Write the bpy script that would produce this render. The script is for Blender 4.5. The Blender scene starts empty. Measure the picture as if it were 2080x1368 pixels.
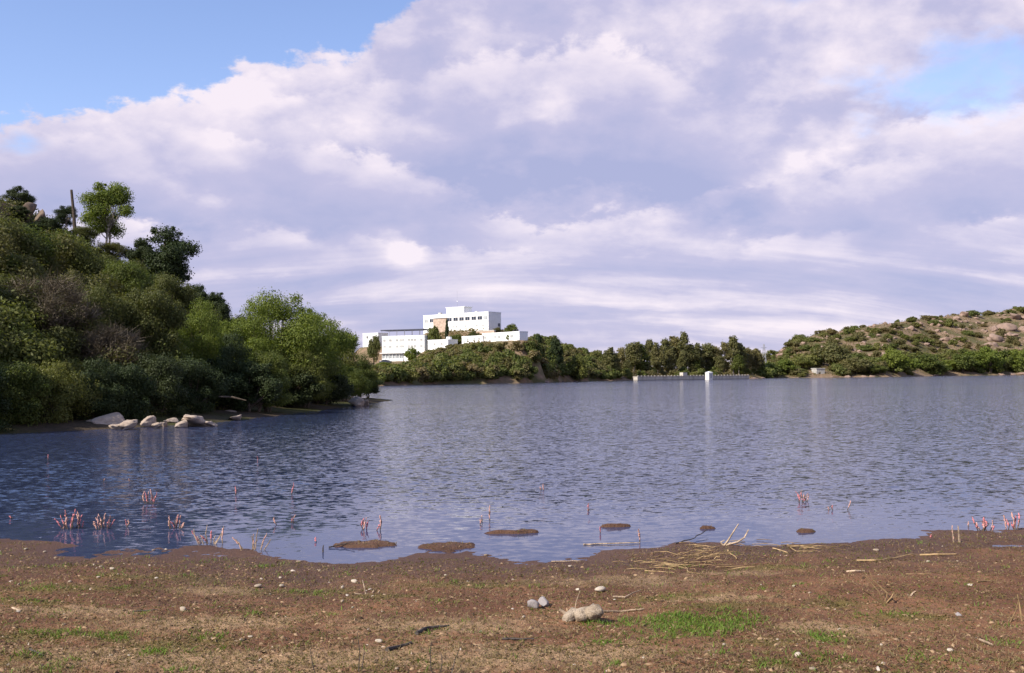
import bpy, bmesh, math, random
import numpy as np
from mathutils import Vector, Matrix

C = bpy.context.scene.collection
SC = bpy.context.scene
R = math.radians

# ------------------------------------------------------------------ camera
F_PX = 2080.0
CAM = np.array([0.0, 0.0, 2.2])
_p = math.atan(80.7 / F_PX)
_r = math.atan(0.0092)
_F = np.array([0, math.cos(_p), math.sin(_p)])
_U0 = np.array([0, -math.sin(_p), math.cos(_p)])
_R0 = np.array([1.0, 0, 0])
_RT = _R0 * math.cos(_r) - _U0 * math.sin(_r)
_UP = _U0 * math.cos(_r) + _R0 * math.sin(_r)
cam_d = bpy.data.cameras.new('camera')
cam_d.sensor_width = 36.0
cam_d.lens = 36.0
cam_d.clip_start = 0.1
cam_d.clip_end = 9000
cam = bpy.data.objects.new('camera', cam_d)
C.objects.link(cam)
cam.matrix_world = Matrix(((_RT[0], _UP[0], -_F[0], CAM[0]), (_RT[1], _UP[1], -_F[1], CAM[1]),
                           (_RT[2], _UP[2], -_F[2], CAM[2]), (0, 0, 0, 1)))
SC.camera = cam

# ------------------------------------------------------------------ sun + sky
SUN_EL = R(38)
SUN_TRAVEL = np.array([0.82, 0.57])          # horizontal way the light goes: from behind the left shoulder
SUN_TRAVEL = SUN_TRAVEL / np.linalg.norm(SUN_TRAVEL)
sd = bpy.data.lights.new('sun', 'SUN')
sd.energy = 5.0
sd.angle = R(0.53)
sd.color = (1.0, 0.93, 0.82)
sun = bpy.data.objects.new('sun', sd)
C.objects.link(sun)
_dir = Vector((SUN_TRAVEL[0] * math.cos(SUN_EL), SUN_TRAVEL[1] * math.cos(SUN_EL), -math.sin(SUN_EL)))
sun.rotation_euler = _dir.to_track_quat('-Z', 'Y').to_euler()
sun.location = (-40, -40, 60)

SC.view_settings.view_transform = 'Standard'
SC.view_settings.look = 'None'
SC.view_settings.exposure = 0.4
SC.view_settings.gamma = 1.0
SC.view_settings.use_curve_mapping = False
SC.cycles.max_bounces = 6
SC.cycles.diffuse_bounces = 2
SC.cycles.glossy_bounces = 3
SC.cycles.transmission_bounces = 3
SC.cycles.use_denoising = True


class S:
    """a socket with arithmetic: every operation adds a Math node"""
    def __init__(self, nt, sock): self.nt, self.s = nt, sock
    def _op(self, op, *a, clamp=False):
        n = self.nt.nodes.new('ShaderNodeMath'); n.operation = op; n.use_clamp = clamp
        for i, v in enumerate((self,) + a):
            if isinstance(v, S): self.nt.links.new(v.s, n.inputs[i])
            else: n.inputs[i].default_value = v
        return S(self.nt, n.outputs[0])
    def __add__(self, o): return self._op('ADD', o)
    __radd__ = __add__
    def __mul__(self, o): return self._op('MULTIPLY', o)
    __rmul__ = __mul__
    def __sub__(self, o): return self._op('SUBTRACT', o)
    def __rsub__(self, o): return (self * -1.0) + o
    def __truediv__(self, o): return self._op('DIVIDE', o)
    def max(self, o): return self._op('MAXIMUM', o)
    def min(self, o): return self._op('MINIMUM', o)
    def pow(self, o): return self._op('POWER', o)
    def clamp(self): return self._op('ADD', 0.0, clamp=True)
    def abs(self): return self._op('ABSOLUTE')
    def smooth(self, a, b, lo=0.0, hi=1.0):
        n = self.nt.nodes.new('ShaderNodeMapRange'); n.interpolation_type = 'SMOOTHSTEP'
        self.nt.links.new(self.s, n.inputs['Value'])
        n.inputs['From Min'].default_value = a; n.inputs['From Max'].default_value = b
        n.inputs['To Min'].default_value = lo; n.inputs['To Max'].default_value = hi
        return S(self.nt, n.outputs['Result'])


def combine(nt, x, y, z):
    n = nt.nodes.new('ShaderNodeCombineXYZ')
    for i, v in enumerate((x, y, z)):
        if isinstance(v, S): nt.links.new(v.s, n.inputs[i])
        else: n.inputs[i].default_value = v
    return n.outputs[0]


def noise(nt, vec, scale, detail=4.0, rough=0.55, dist=0.0, out=0):
    n = nt.nodes.new('ShaderNodeTexNoise')
    n.inputs['Scale'].default_value = scale
    n.inputs['Detail'].default_value = detail
    n.inputs['Roughness'].default_value = rough
    n.inputs['Distortion'].default_value = dist
    if vec is not None: nt.links.new(vec, n.inputs['Vector'])
    return S(nt, n.outputs[out])


def mixc(nt, fac, a, b, mode='MIX'):
    n = nt.nodes.new('ShaderNodeMix'); n.data_type = 'RGBA'; n.blend_type = mode
    if isinstance(fac, S): nt.links.new(fac.s, n.inputs[0])
    else: n.inputs[0].default_value = fac
    for i, v in ((6, a), (7, b)):
        if isinstance(v, (tuple, list)): n.inputs[i].default_value = (*v[:3], 1)
        else: nt.links.new(v, n.inputs[i])
    return n.outputs[2]


SKY_STRENGTH = 0.13
world = bpy.data.worlds.new('World')
SC.world = world
world.use_nodes = True


def build_world():
    nt = world.node_tree
    nt.nodes.clear()
    out = nt.nodes.new('ShaderNodeOutputWorld')
    bg = nt.nodes.new('ShaderNodeBackground')
    bg.inputs['Strength'].default_value = SKY_STRENGTH
    nt.links.new(bg.outputs[0], out.inputs[0])
    sky = nt.nodes.new('ShaderNodeTexSky')
    sky.sky_type = 'NISHITA'
    sky.sun_disc = False
    sky.sun_elevation = SUN_EL
    sky.sun_rotation = math.atan2(-SUN_TRAVEL[0], -SUN_TRAVEL[1])
    sky.air_density = 1.0
    sky.dust_density = 0.4
    sky.ozone_density = 2.0
    tc = nt.nodes.new('ShaderNodeTexCoord')
    sep = nt.nodes.new('ShaderNodeSeparateXYZ')
    nt.links.new(tc.outputs['Generated'], sep.inputs[0])
    x, y, z = (S(nt, sep.outputs[i]) for i in range(3))
    az = x._op('ARCTAN2', y) * (180 / math.pi)              # degrees right of the view
    el = z.max(-1.0).min(1.0)._op('ARCSINE') * (180 / math.pi)
    zz = z.max(0.0) + 0.42
    px, py = x / zz, y / zz                                  # a flat cloud deck seen in perspective
    deck = combine(nt, px, py, 0.0)
    n_big = noise(nt, deck, 4.0, 7.0, 0.52, 0.15)
    n_lit = noise(nt, combine(nt, px + 0.035, py + 0.045, 0.0), 4.0, 7.0, 0.52, 0.15)
    n_fine = noise(nt, combine(nt, px, py, 9.1), 13.0, 6.0, 0.58, 0.2)
    n_wide = noise(nt, combine(nt, px * 0.7, py, 4.1), 1.9, 4.0, 0.5, 0.2)
    n_bil = noise(nt, combine(nt, px, py, 2.2), 34.0, 5.0, 0.6, 0.1)
    n_str = noise(nt, combine(nt, px * 0.33, py * 1.6, 3.7), 5.0, 6.0, 0.55, 0.35)
    # the upper edge of the cloud bank, degrees of elevation against azimuth
    fc = nt.nodes.new('ShaderNodeFloatCurve')
    cur = fc.mapping.curves[0]
    pts = [(-180, 20), (-70, 13), (-40, 11.5), (-26.6, 12.6), (-22.5, 14.6), (-15.6, 16.2), (-8.4, 17.6), (-6.6, 19.5), (-3.5, 22),
           (3, 27), (15, 27), (40, 30), (90, 35), (180, 20)]
    P = [((a + 180) / 360, e / 50) for a, e in pts]
    cur.points[0].location = P[0]; cur.points[1].location = P[-1]
    for q in P[1:-1]: cur.points.new(*q)
    for q in cur.points: q.handle_type = 'VECTOR'
    fc.mapping.update()
    nt.links.new(((az + 180.0) / 360.0).s, fc.inputs['Value'])
    edge = S(nt, fc.outputs[0]) * 50.0

    def blob(a0, e0, ra, re):
        da = (az - a0) / ra; de = (el - e0) / re
        return (da * da + de * de)._op('MULTIPLY', -1.0)._op('EXPONENT')
    puff = (n_big - 0.5) * 9.0 + (n_fine - 0.5) * 5.0
    rag = (n_big - 0.5) * 5.0 + (n_fine - 0.5) * 4.2 + (n_bil - 0.5) * 2.2
    bank = (edge - el + rag).smooth(-0.25, 0.55)
    holes = blob(25.0, 14.9, 6.5, 2.6) * 1.02 + blob(16.5, 20.6, 3.4, 1.2) * 1.1 + blob(-25.5, 11.9, 1.6, 0.9) * 0.7
    keep = (holes + (n_fine - 0.5) * 1.7 + (n_big - 0.5) * 0.9).smooth(0.35, 1.15, 1.0, 0.08)
    high = (el + puff).smooth(26, 46, 1.0, 0.0) * 0.75 + 0.25
    high = (high + (n_big - 0.45) * 1.2).smooth(0.3, 0.75)
    cover = (bank * keep).min(high + el.smooth(22, 28, 1.0, 0.0)).clamp()
    # the bank is built of overlapping heads: each is bright along its upper edge and greyer towards its base
    def head(pts, seed, ragk, fall, soft0, soft1):
        q = nt.nodes.new('ShaderNodeFloatCurve'); cu = q.mapping.curves[0]
        PP = [((a_ + 180) / 360, e_ / 50) for a_, e_ in pts]
        cu.points[0].location = PP[0]; cu.points[1].location = PP[-1]
        for w_ in PP[1:-1]: cu.points.new(*w_)
        for w_ in cu.points: w_.handle_type = 'AUTO'
        q.mapping.update()
        nt.links.new(((az + 180.0) / 360.0).s, q.inputs['Value'])
        nb = noise(nt, combine(nt, px, py, seed), 5.0, 7.0, 0.56, 0.2)
        dpt = S(nt, q.outputs[0]) * 50.0 - el + ((nb - 0.5) * 5.5 + (n_fine - 0.5) * 3.0 + (n_bil - 0.5) * 1.6) * ragk
        fade = noise(nt, combine(nt, px, py, seed + 7.0), 3.2, 3.0).smooth(0.38, 0.58)
        mask = dpt.smooth(soft0, soft1) * fade * dpt.smooth(fall, fall * 1.7, 1.0, 0.0)
        tone = 1.0 - dpt.max(0.0) * (0.85 / fall) + (n_fine - 0.5) * 0.7 + (n_bil - 0.5) * 0.35
        return mask, tone
    inner = (n_lit - n_big) * 1.7 + (n_wide - 0.5) * 0.9 + (n_fine - 0.5) * 0.6 + (n_bil - 0.5) * 0.25
    t_up = inner + 0.66 + (edge - el).smooth(0.0, 4.0, 0.16, 0.0)
    for (pts_, sd_, rk_, fl_, s0_, s1_) in (
            ([(-180, 18), (-40, 15), (-8, 16.5), (2, 18.5), (9, 17), (20, 13.5), (30, 13.2), (180, 18)], 21.0, 0.8, 5.5, -0.2, 0.8),
            ([(-180, 12), (-40, 11), (-23, 12.8), (-14, 13.2), (-6, 12.0), (4, 9.0), (12, 10.5), (20, 11.5), (30, 11), (180, 12)], 31.0, 0.8, 4.2, -0.2, 0.7),
            ([(-180, 8), (-30, 8.6), (-16, 8.4), (-5, 7.6), (5, 6.8), (15, 7.6), (30, 8.2), (180, 8)], 41.0, 0.55, 2.4, -0.15, 0.6)):
        mk_, tn_ = head(pts_, sd_, rk_, fl_, s0_, s1_)
        t_up = t_up + (tn_ - t_up) * mk_ * 0.95
    t_low = 0.47 + (n_str - 0.5) * 2.2 + (n_fine - 0.5) * 0.4
    t = t_low + (t_up - t_low) * el.smooth(4.5, 9.0)
    t = t + blob(-14, 13.0, 9, 3.6) * 0.16 - blob(1, 10.2, 9, 1.6) * 0.26 + blob(-5.9, 6.9, 1.0, 0.8) * 0.55 * (n_bil + 0.5)
    t = ((t - 0.6) * 1.25 + 0.61).clamp()
    K = 1.0 / SKY_STRENGTH
    dark = tuple(v * K for v in (0.325, 0.345, 0.53))
    mid = tuple(v * K for v in (0.43, 0.415, 0.575))
    lite = tuple(v * K for v in (0.73, 0.655, 0.715))
    c1 = mixc(nt, (t * 2.0).clamp(), dark, mid)
    c2 = mixc(nt, (t * 2.0 - 1.0).clamp(), c1, lite)
    tint = mixc(nt, 1.0, sky.outputs[0], (1.22, 1.12, 1.26), 'MULTIPLY')
    col = mixc(nt, cover * 0.96, tint, c2)
    nt.links.new(col, bg.inputs['Color'])


build_world()


# ------------------------------------------------------------------ helpers
def ray(px, py):
    d = _F + (px - 1040) / F_PX * _RT + (684 - py) / F_PX * _UP
    return d / d[1]


def at(px, py, Y):
    d = ray(px, py)
    return CAM + d * Y


def G(px, py, z=0.0):
    d = ray(px, py)
    return CAM + d * ((z - CAM[2]) / d[2])


def project(p):
    v = np.asarray(p) - CAM
    w = v @ _F
    return 1040 + F_PX * (v @ _RT) / w, 684 - F_PX * (v @ _UP) / w


def perlin(x, y, seed=0):
    rs = np.random.RandomState(seed)
    perm = rs.permutation(512)
    ang = rs.rand(512) * 2 * np.pi
    gx, gy = np.cos(ang), np.sin(ang)
    xi, yi = np.floor(x).astype(int), np.floor(y).astype(int)
    xf, yf = x - xi, y - yi
    def g(ix, iy, fx, fy):
        k = perm[(perm[ix % 512] + iy) % 512]
        return gx[k] * fx + gy[k] * fy
    u, v = xf * xf * xf * (xf * (xf * 6 - 15) + 10), yf * yf * yf * (yf * (yf * 6 - 15) + 10)
    a = g(xi, yi, xf, yf) * (1 - u) + g(xi + 1, yi, xf - 1, yf) * u
    b = g(xi, yi + 1, xf, yf - 1) * (1 - u) + g(xi + 1, yi + 1, xf - 1, yf - 1) * u
    return (a * (1 - v) + b * v) * 1.4


def fbm(x, y, scale, octv=4, seed=0, gain=0.5):
    s, a, t = 0.0, 1.0, 0.0
    for i in range(octv):
        s = s + a * perlin(x * scale * 2 ** i + 17.3 * i, y * scale * 2 ** i - 9.1 * i, seed + i)
        t += a; a *= gain
    return s / t


def mesh(name, verts, faces, mats=None, smooth=False):
    me = bpy.data.meshes.new(name)
    verts = np.asarray(verts, dtype=np.float32)
    if isinstance(faces, np.ndarray):
        n, k = faces.shape
        me.vertices.add(len(verts)); me.vertices.foreach_set('co', verts.ravel())
        me.loops.add(n * k); me.loops.foreach_set('vertex_index', faces.ravel().astype(np.int32))
        me.polygons.add(n)
        me.polygons.foreach_set('loop_start', np.arange(0, n * k, k, dtype=np.int32))
        me.polygons.foreach_set('loop_total', np.full(n, k, dtype=np.int32))
        me.update(calc_edges=True)
    else:
        me.from_pydata(verts.tolist(), [], faces)
    if mats:
        for m in (mats if isinstance(mats, (list, tuple)) else [mats]): me.materials.append(m)
    if smooth: me.polygons.foreach_set('use_smooth', np.ones(len(me.polygons), dtype=bool))
    return me


def link(name, me, parent=None, loc=None, rot=None, scale=None):
    o = bpy.data.objects.new(name, me)
    C.objects.link(o)
    if parent is not None: o.parent = parent
    if loc is not None: o.location = loc
    if rot is not None: o.rotation_euler = rot
    if scale is not None: o.scale = scale if isinstance(scale, (tuple, list)) else (scale,) * 3
    return o


def tag(o, label=None, cat=None, group=None, kind=None):
    if label: o['label'] = label
    if cat: o['category'] = cat
    if group: o['group'] = group
    if kind: o['kind'] = kind
    return o


def thing(name, label, cat, loc=(0, 0, 0), rz=0.0, group=None, scale=1.0):
    o = link(name, None, None, tuple(float(v) for v in loc), (0, 0, rz), scale)
    o.empty_display_size = 0.1
    return tag(o, label, cat, group)


def dup(root, loc, rz=0.0, scale=None, label=None, group=None, rot=None):
    r = root.copy(); C.objects.link(r)
    r.location = tuple(float(v) for v in loc); r.rotation_euler = rot or (0, 0, rz)
    if scale is not None: r.scale = scale if isinstance(scale, (tuple, list)) else (scale,) * 3
    if label: r['label'] = label
    if group: r['group'] = group
    for ch in root.children:
        c = ch.copy(); C.objects.link(c); c.parent = r
        for g in ch.children:
            d = g.copy(); C.objects.link(d); d.parent = c
    return r


# ------------------------------------------------------------------ materials
def new_mat(name):
    m = bpy.data.materials.new(name); m.use_nodes = True
    nt = m.node_tree
    b = nt.nodes['Principled BSDF']
    return m, nt, b


def objcoord(nt, which='Object'):
    return nt.nodes.new('ShaderNodeTexCoord').outputs[which]


def bump(nt, b, h, strength=0.3, dist=0.05):
    n = nt.nodes.new('ShaderNodeBump')
    n.inputs['Strength'].default_value = strength
    n.inputs['Distance'].default_value = dist
    nt.links.new(h.s, n.inputs['Height'])
    nt.links.new(n.outputs[0], b.inputs['Normal'])
    return n


def plain(name, col, rough=0.7, var=0.15, scale=1.5, spec=0.3, bumpy=0.0):
    m, nt, b = new_mat(name)
    n = noise(nt, objcoord(nt), scale, 5.0, 0.6)
    c = mixc(nt, n.smooth(0.3, 0.7), tuple(v * (1 - var) for v in col), tuple(min(1, v * (1 + var)) for v in col))
    nt.links.new(c, b.inputs['Base Color'])
    b.inputs['Roughness'].default_value = rough
    b.inputs['Specular IOR Level'].default_value = spec
    if bumpy: bump(nt, b, noise(nt, objcoord(nt), scale * 6, 5.0), bumpy, 0.05)
    return m


def leaf_mat(name, c_a, c_b, c_c, transl=0.38):
    """three leaf colours mixed per leaf and per plant"""
    m, nt, b = new_mat(name)
    geo = nt.nodes.new('ShaderNodeNewGeometry')
    oi = nt.nodes.new('ShaderNodeObjectInfo')
    isl = S(nt, geo.outputs['Random Per Island'])
    rnd = S(nt, oi.outputs['Random'])
    c = mixc(nt, isl.smooth(0.1, 0.9), c_a, c_b)
    c = mixc(nt, (rnd.smooth(0.25, 1.0) * 0.6 + isl * 0.25 - 0.1).clamp(), c, c_c)
    hsv = nt.nodes.new('ShaderNodeHueSaturation')
    nt.links.new(((isl * 7.31)._op('FRACT') * 0.5 + rnd * 0.34 + 0.66).s, hsv.inputs['Value'])
    nt.links.new(c, hsv.inputs['Color'])
    nt.links.new(hsv.outputs[0], b.inputs['Base Color'])
    b.inputs['Roughness'].default_value = 0.6
    b.inputs['Specular IOR Level'].default_value = 0.25
    tr = nt.nodes.new('ShaderNodeBsdfTranslucent')
    t2 = mixc(nt, 1.0, hsv.outputs[0], (1.3, 1.35, 0.6), 'MULTIPLY')
    nt.links.new(t2, tr.inputs['Color'])
    mx = nt.nodes.new('ShaderNodeMixShader'); mx.inputs[0].default_value = transl
    nt.links.new(b.outputs[0], mx.inputs[1]); nt.links.new(tr.outputs[0], mx.inputs[2])
    nt.links.new(mx.outputs[0], nt.nodes['Material Output'].inputs['Surface'])
    return m


M = {}
M['leaf_bright'] = leaf_mat('bright_willow_leaf', (0.115, 0.155, 0.026), (0.175, 0.205, 0.036), (0.14, 0.155, 0.03))
M['leaf_mid'] = leaf_mat('mid_green_leaf', (0.08, 0.108, 0.023), (0.125, 0.145, 0.032), (0.12, 0.112, 0.032))
M['leaf_olive'] = leaf_mat('olive_scrub_leaf', (0.0798, 0.0931, 0.0255), (0.1134, 0.1159, 0.034), (0.1134, 0.0969, 0.0391))
M['leaf_dry'] = leaf_mat('dry_hill_scrub_leaf', (0.125, 0.118, 0.044), (0.165, 0.145, 0.056), (0.165, 0.118, 0.060))
M['leaf_scrub'] = leaf_mat('green_hill_scrub_leaf', (0.10, 0.125, 0.032), (0.15, 0.165, 0.042), (0.15, 0.13, 0.042))
M['leaf_dark_shade'] = leaf_mat('dark_shade_leaf', (0.0282, 0.0443, 0.0129), (0.0414, 0.0579, 0.0161), (0.0381, 0.0443, 0.0145), 0.18)  # tone of the dark trees, lowered further to imitate shade at the waterline
M['leaf_euc'] = leaf_mat('grey_olive_gum_leaf', (0.11, 0.115, 0.042), (0.155, 0.145, 0.055), (0.165, 0.13, 0.055))
M['twig_brown'] = leaf_mat('brown_bare_twig', (0.0939, 0.0709, 0.0464), (0.1271, 0.1007, 0.0641), (0.0994, 0.0858, 0.0497), 0.1)
M['bark'] = plain('bark', (0.11, 0.085, 0.065), 0.9, 0.4, 6, 0.1, 0.4)
M['bark_pale'] = plain('pale_bark', (0.30, 0.26, 0.21), 0.9, 0.3, 5, 0.1, 0.3)
M['white'] = plain('white_wall_paint', (0.80, 0.80, 0.78), 0.8, 0.05, 0.5, 0.2)
M['white_warm'] = plain('cream_wall_paint', (0.66, 0.62, 0.55), 0.85, 0.10, 0.8, 0.2)
M['brick'] = plain('tan_stone_cladding', (0.46, 0.35, 0.27), 0.9, 0.22, 1.2, 0.1, 0.3)
M['concrete'] = plain('grey_concrete', (0.42, 0.40, 0.36), 0.9, 0.2, 1.0, 0.15, 0.3)
M['dark_roof'] = plain('dark_slate_roof_sheet', (0.055, 0.06, 0.085), 0.6, 0.2, 0.8)
M['metal'] = plain('grey_metal', (0.30, 0.30, 0.32), 0.5, 0.1, 2)
M['timber'] = plain('dark_timber', (0.085, 0.065, 0.05), 0.85, 0.3, 8, 0.1, 0.3)
M['car_white'] = plain('white_car_paint', (0.75, 0.75, 0.75), 0.3, 0.02, 1, 0.5)
M['car_dark'] = plain('dark_car_paint', (0.03, 0.035, 0.05), 0.3, 0.05, 1, 0.5)
M['rubber'] = plain('tyre_rubber', (0.02, 0.02, 0.02), 0.9)
M['stone_pale'] = plain('pale_pebble', (0.46, 0.40, 0.32), 0.85, 0.25, 14, 0.2, 0.3)
M['stone_grey'] = plain('grey_stone', (0.30, 0.265, 0.25), 0.85, 0.25, 10, 0.2, 0.3)
M['drift_pale'] = plain('bleached_driftwood', (0.44, 0.35, 0.25), 0.9, 0.4, 12, 0.1, 0.5)
M['drift_dark'] = plain('dark_wet_wood', (0.085, 0.07, 0.06), 0.85, 0.4, 12, 0.2, 0.5)
M['straw'] = plain('straw_stick', (0.30, 0.215, 0.12), 0.9, 0.5, 9, 0.1)
M['pink'] = plain('pink_snail_egg_crust', (0.74, 0.27, 0.28), 0.75, 0.22, 40, 0.2, 0.6)
M['pink_pale'] = plain('pale_pink_egg_crust', (0.74, 0.42, 0.34), 0.8, 0.2, 40, 0.2, 0.6)
m, nt, b = new_mat('window_glass')
b.inputs['Base Color'].default_value = (0.03, 0.04, 0.06, 1); b.inputs['Roughness'].default_value = 0.12
M['glass'] = m


def tint_by_object(m, lo, hi):
    nt = m.node_tree; b = nt.nodes['Principled BSDF']
    src = b.inputs['Base Color'].links[0].from_socket
    r_ = S(nt, nt.nodes.new('ShaderNodeObjectInfo').outputs['Random'])
    nt.links.new(mixc(nt, 1.0, src, mixc(nt, r_, lo, hi), 'MULTIPLY'), b.inputs['Base Color'])


tint_by_object(M['stone_pale'], (0.55, 0.46, 0.38), (1.15, 1.12, 1.08))
tint_by_object(M['straw'], (0.6, 0.55, 0.5), (1.2, 1.15, 1.05))
tint_by_object(M['drift_pale'], (0.7, 0.64, 0.6), (1.1, 1.05, 1.0))


def rock_mat(name, ca, cb, cc, scale=1.0):
    m, nt, b = new_mat(name)
    co = objcoord(nt)
    n1 = noise(nt, co, 1.4 * scale, 6, 0.6, 0.5); n2 = noise(nt, co, 7 * scale, 6, 0.7)
    c = mixc(nt, n1.smooth(0.35, 0.65), ca, cb)
    c = mixc(nt, (n2.smooth(0.52, 0.7) * 0.8), c, cc)
    nt.links.new(c, b.inputs['Base Color'])
    b.inputs['Roughness'].default_value = 0.92; b.inputs['Specular IOR Level'].default_value = 0.15
    bump(nt, b, n1 * 0.5 + n2 * 0.5, 0.6, 0.12)
    return m


M['drift_knob'] = rock_mat('knobbly_bleached_wood', (0.46, 0.37, 0.27), (0.36, 0.28, 0.20), (0.12, 0.09, 0.065), 7.0)
M['granite'] = rock_mat('pinkish_granite', (0.31, 0.215, 0.165), (0.22, 0.155, 0.12), (0.11, 0.085, 0.07), .6)
M['bank_rock'] = rock_mat('pale_bank_rock', (0.46, 0.37, 0.29), (0.35, 0.27, 0.21), (0.15, 0.12, 0.10), 1.2)
M['hill_rock'] = rock_mat('brown_hill_rock', (0.20, 0.145, 0.105), (0.13, 0.10, 0.075), (0.07, 0.06, 0.045))


def soil_mat(name, ca, cb, cg, scale):
    m, nt, b = new_mat(name)
    g = nt.nodes.new('ShaderNodeNewGeometry').outputs['Position']
    n1 = noise(nt, g, 0.12 * scale, 6, 0.6, 0.3); n2 = noise(nt, g, 0.9 * scale, 5, 0.65)
    c = mixc(nt, n2.smooth(0.35, 0.65), ca, cb)
    c = mixc(nt, n1.smooth(0.46, 0.60), c, cg)
    nt.links.new(c, b.inputs['Base Color'])
    b.inputs['Roughness'].default_value = 0.95; b.inputs['Specular IOR Level'].default_value = 0.1
    bump(nt, b, n2, 0.7, 0.4)
    return m


M['hill_soil'] = soil_mat('scrubby_hill_soil', (0.085, 0.060, 0.040), (0.06, 0.046, 0.03), (0.055, 0.055, 0.02), 1.0)
M['far_soil'] = soil_mat('dry_far_hill_soil', (0.27, 0.18, 0.12), (0.20, 0.145, 0.09), (0.11, 0.10, 0.045), 0.5)


# ------------------------------------------------------------------ lake
SHORE_PX = [(-600, 1060), (-300, 1075), (0, 1093), (100, 1104), (200, 1116), (300, 1113), (400, 1110), (520, 1124), (600, 1134),
            (690, 1141), (760, 1136), (850, 1126), (960, 1124), (1100, 1131), (1180, 1129), (1240, 1118), (1370, 1104),
            (1450, 1103), (1560, 1099), (1750, 1101), (1850, 1094), (1872, 1080), (2000, 1076), (2080, 1072), (2400, 1060), (2800, 1055)]
_sh = np.array([G(a, b) for a, b in SHORE_PX])
_shx = np.concatenate([[-60, -34, -27, -22], _sh[:, 0], [30, 60]])
_shy = np.concatenate([[45, 32, 24, 17.5], _sh[:, 1], [17, 22]])


def shore_y(x): return np.interp(x, _shx, _shy)


m, nt, b = new_mat('lake_water')
M['water'] = m
b.inputs['Base Color'].default_value = (0.036, 0.050, 0.108, 1)
b.inputs['Roughness'].default_value = 0.07
b.inputs['IOR'].default_value = 1.333
geo = nt.nodes.new('ShaderNodeNewGeometry')
sep = nt.nodes.new('ShaderNodeSeparateXYZ'); nt.links.new(geo.outputs['Position'], sep.inputs[0])
wx, wy = S(nt, sep.outputs[0]), S(nt, sep.outputs[1])
def wave(vec, scale, detail, rough, dist):
    """two independent slopes (x, y) of a ripple field, centred on zero"""
    n = nt.nodes.new('ShaderNodeTexNoise')
    for k_, v_ in (('Scale', scale), ('Detail', detail), ('Roughness', rough), ('Distortion', dist)): n.inputs[k_].default_value = v_
    nt.links.new(vec, n.inputs['Vector'])
    q = nt.nodes.new('ShaderNodeSeparateColor'); nt.links.new(n.outputs['Color'], q.inputs[0])
    return S(nt, q.outputs[0]) - 0.5, S(nt, q.outputs[1]) - 0.5


rx, ry = wave(combine(nt, wx * 0.8, wy * 1.35, 0.0), 7.0, 3.0, 0.6, 0.4)
sx_, sy_ = wave(combine(nt, wx * 0.7, wy * 1.3, 5.0), 3.0, 3.0, 0.55, 0.3)
gust = noise(nt, combine(nt, wx * 0.30, wy, 1.0), 0.030, 4.0, 0.6, 0.4).smooth(0.34, 0.62, 0.60, 1.0)
calm = (wy + (noise(nt, combine(nt, wx, wy, 0.0), 0.5, 3.0) - 0.5) * 5.0).smooth(13.0, 20.0, 0.14, 1.0)
open_ = wy.smooth(40.0, 260.0, 1.0, 1.7)       # rougher away from the sheltered shore
nx_ = (rx * 1.0 + sx_ * 0.3) * gust * calm * open_
ny_ = (ry * 0.95 + sy_ * 0.30) * gust * calm * open_
vn = nt.nodes.new('ShaderNodeVectorMath'); vn.operation = 'NORMALIZE'
nt.links.new(combine(nt, nx_, ny_, 1.0), vn.inputs[0])
nt.links.new(vn.outputs[0], b.inputs['Normal'])
_g = 5200.0
ys = [4.0, 30, 120, 400, 1200, _g]
v = [(sx * max(60, yy * 1.6), yy, 0.0) for yy in ys for sx in (-1, 1)]
f = [(2 * i, 2 * i + 1, 2 * i + 3, 2 * i + 2) for i in range(len(ys) - 1)]
o = link('lake', mesh('lake', v, f, M['water'])); tag(o, kind='structure')

# ------------------------------------------------------------------ near ground
ISLETS = [(742, 1108, 64, 5.5, .11), (905, 1112, 54, 6, .105), (1030, 1083, 60, 2.2, .135), (1250, 1070, 28, 1.4, .15), (1437, 1074, 17, 1.5, .13),
          (1637, 1081, 19, 1.8, .11)]
_isl = []
for (ix, iy, rx, ry, hh) in ISLETS:
    c = G(ix, iy); e = G(ix + rx, iy); t = G(ix, iy - ry); _isl.append((c[0], c[1], e[0] - c[0], t[1] - c[1], hh))
_pud = (G(2045, 1112), G(2130, 1112), G(2045, 1104))


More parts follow.
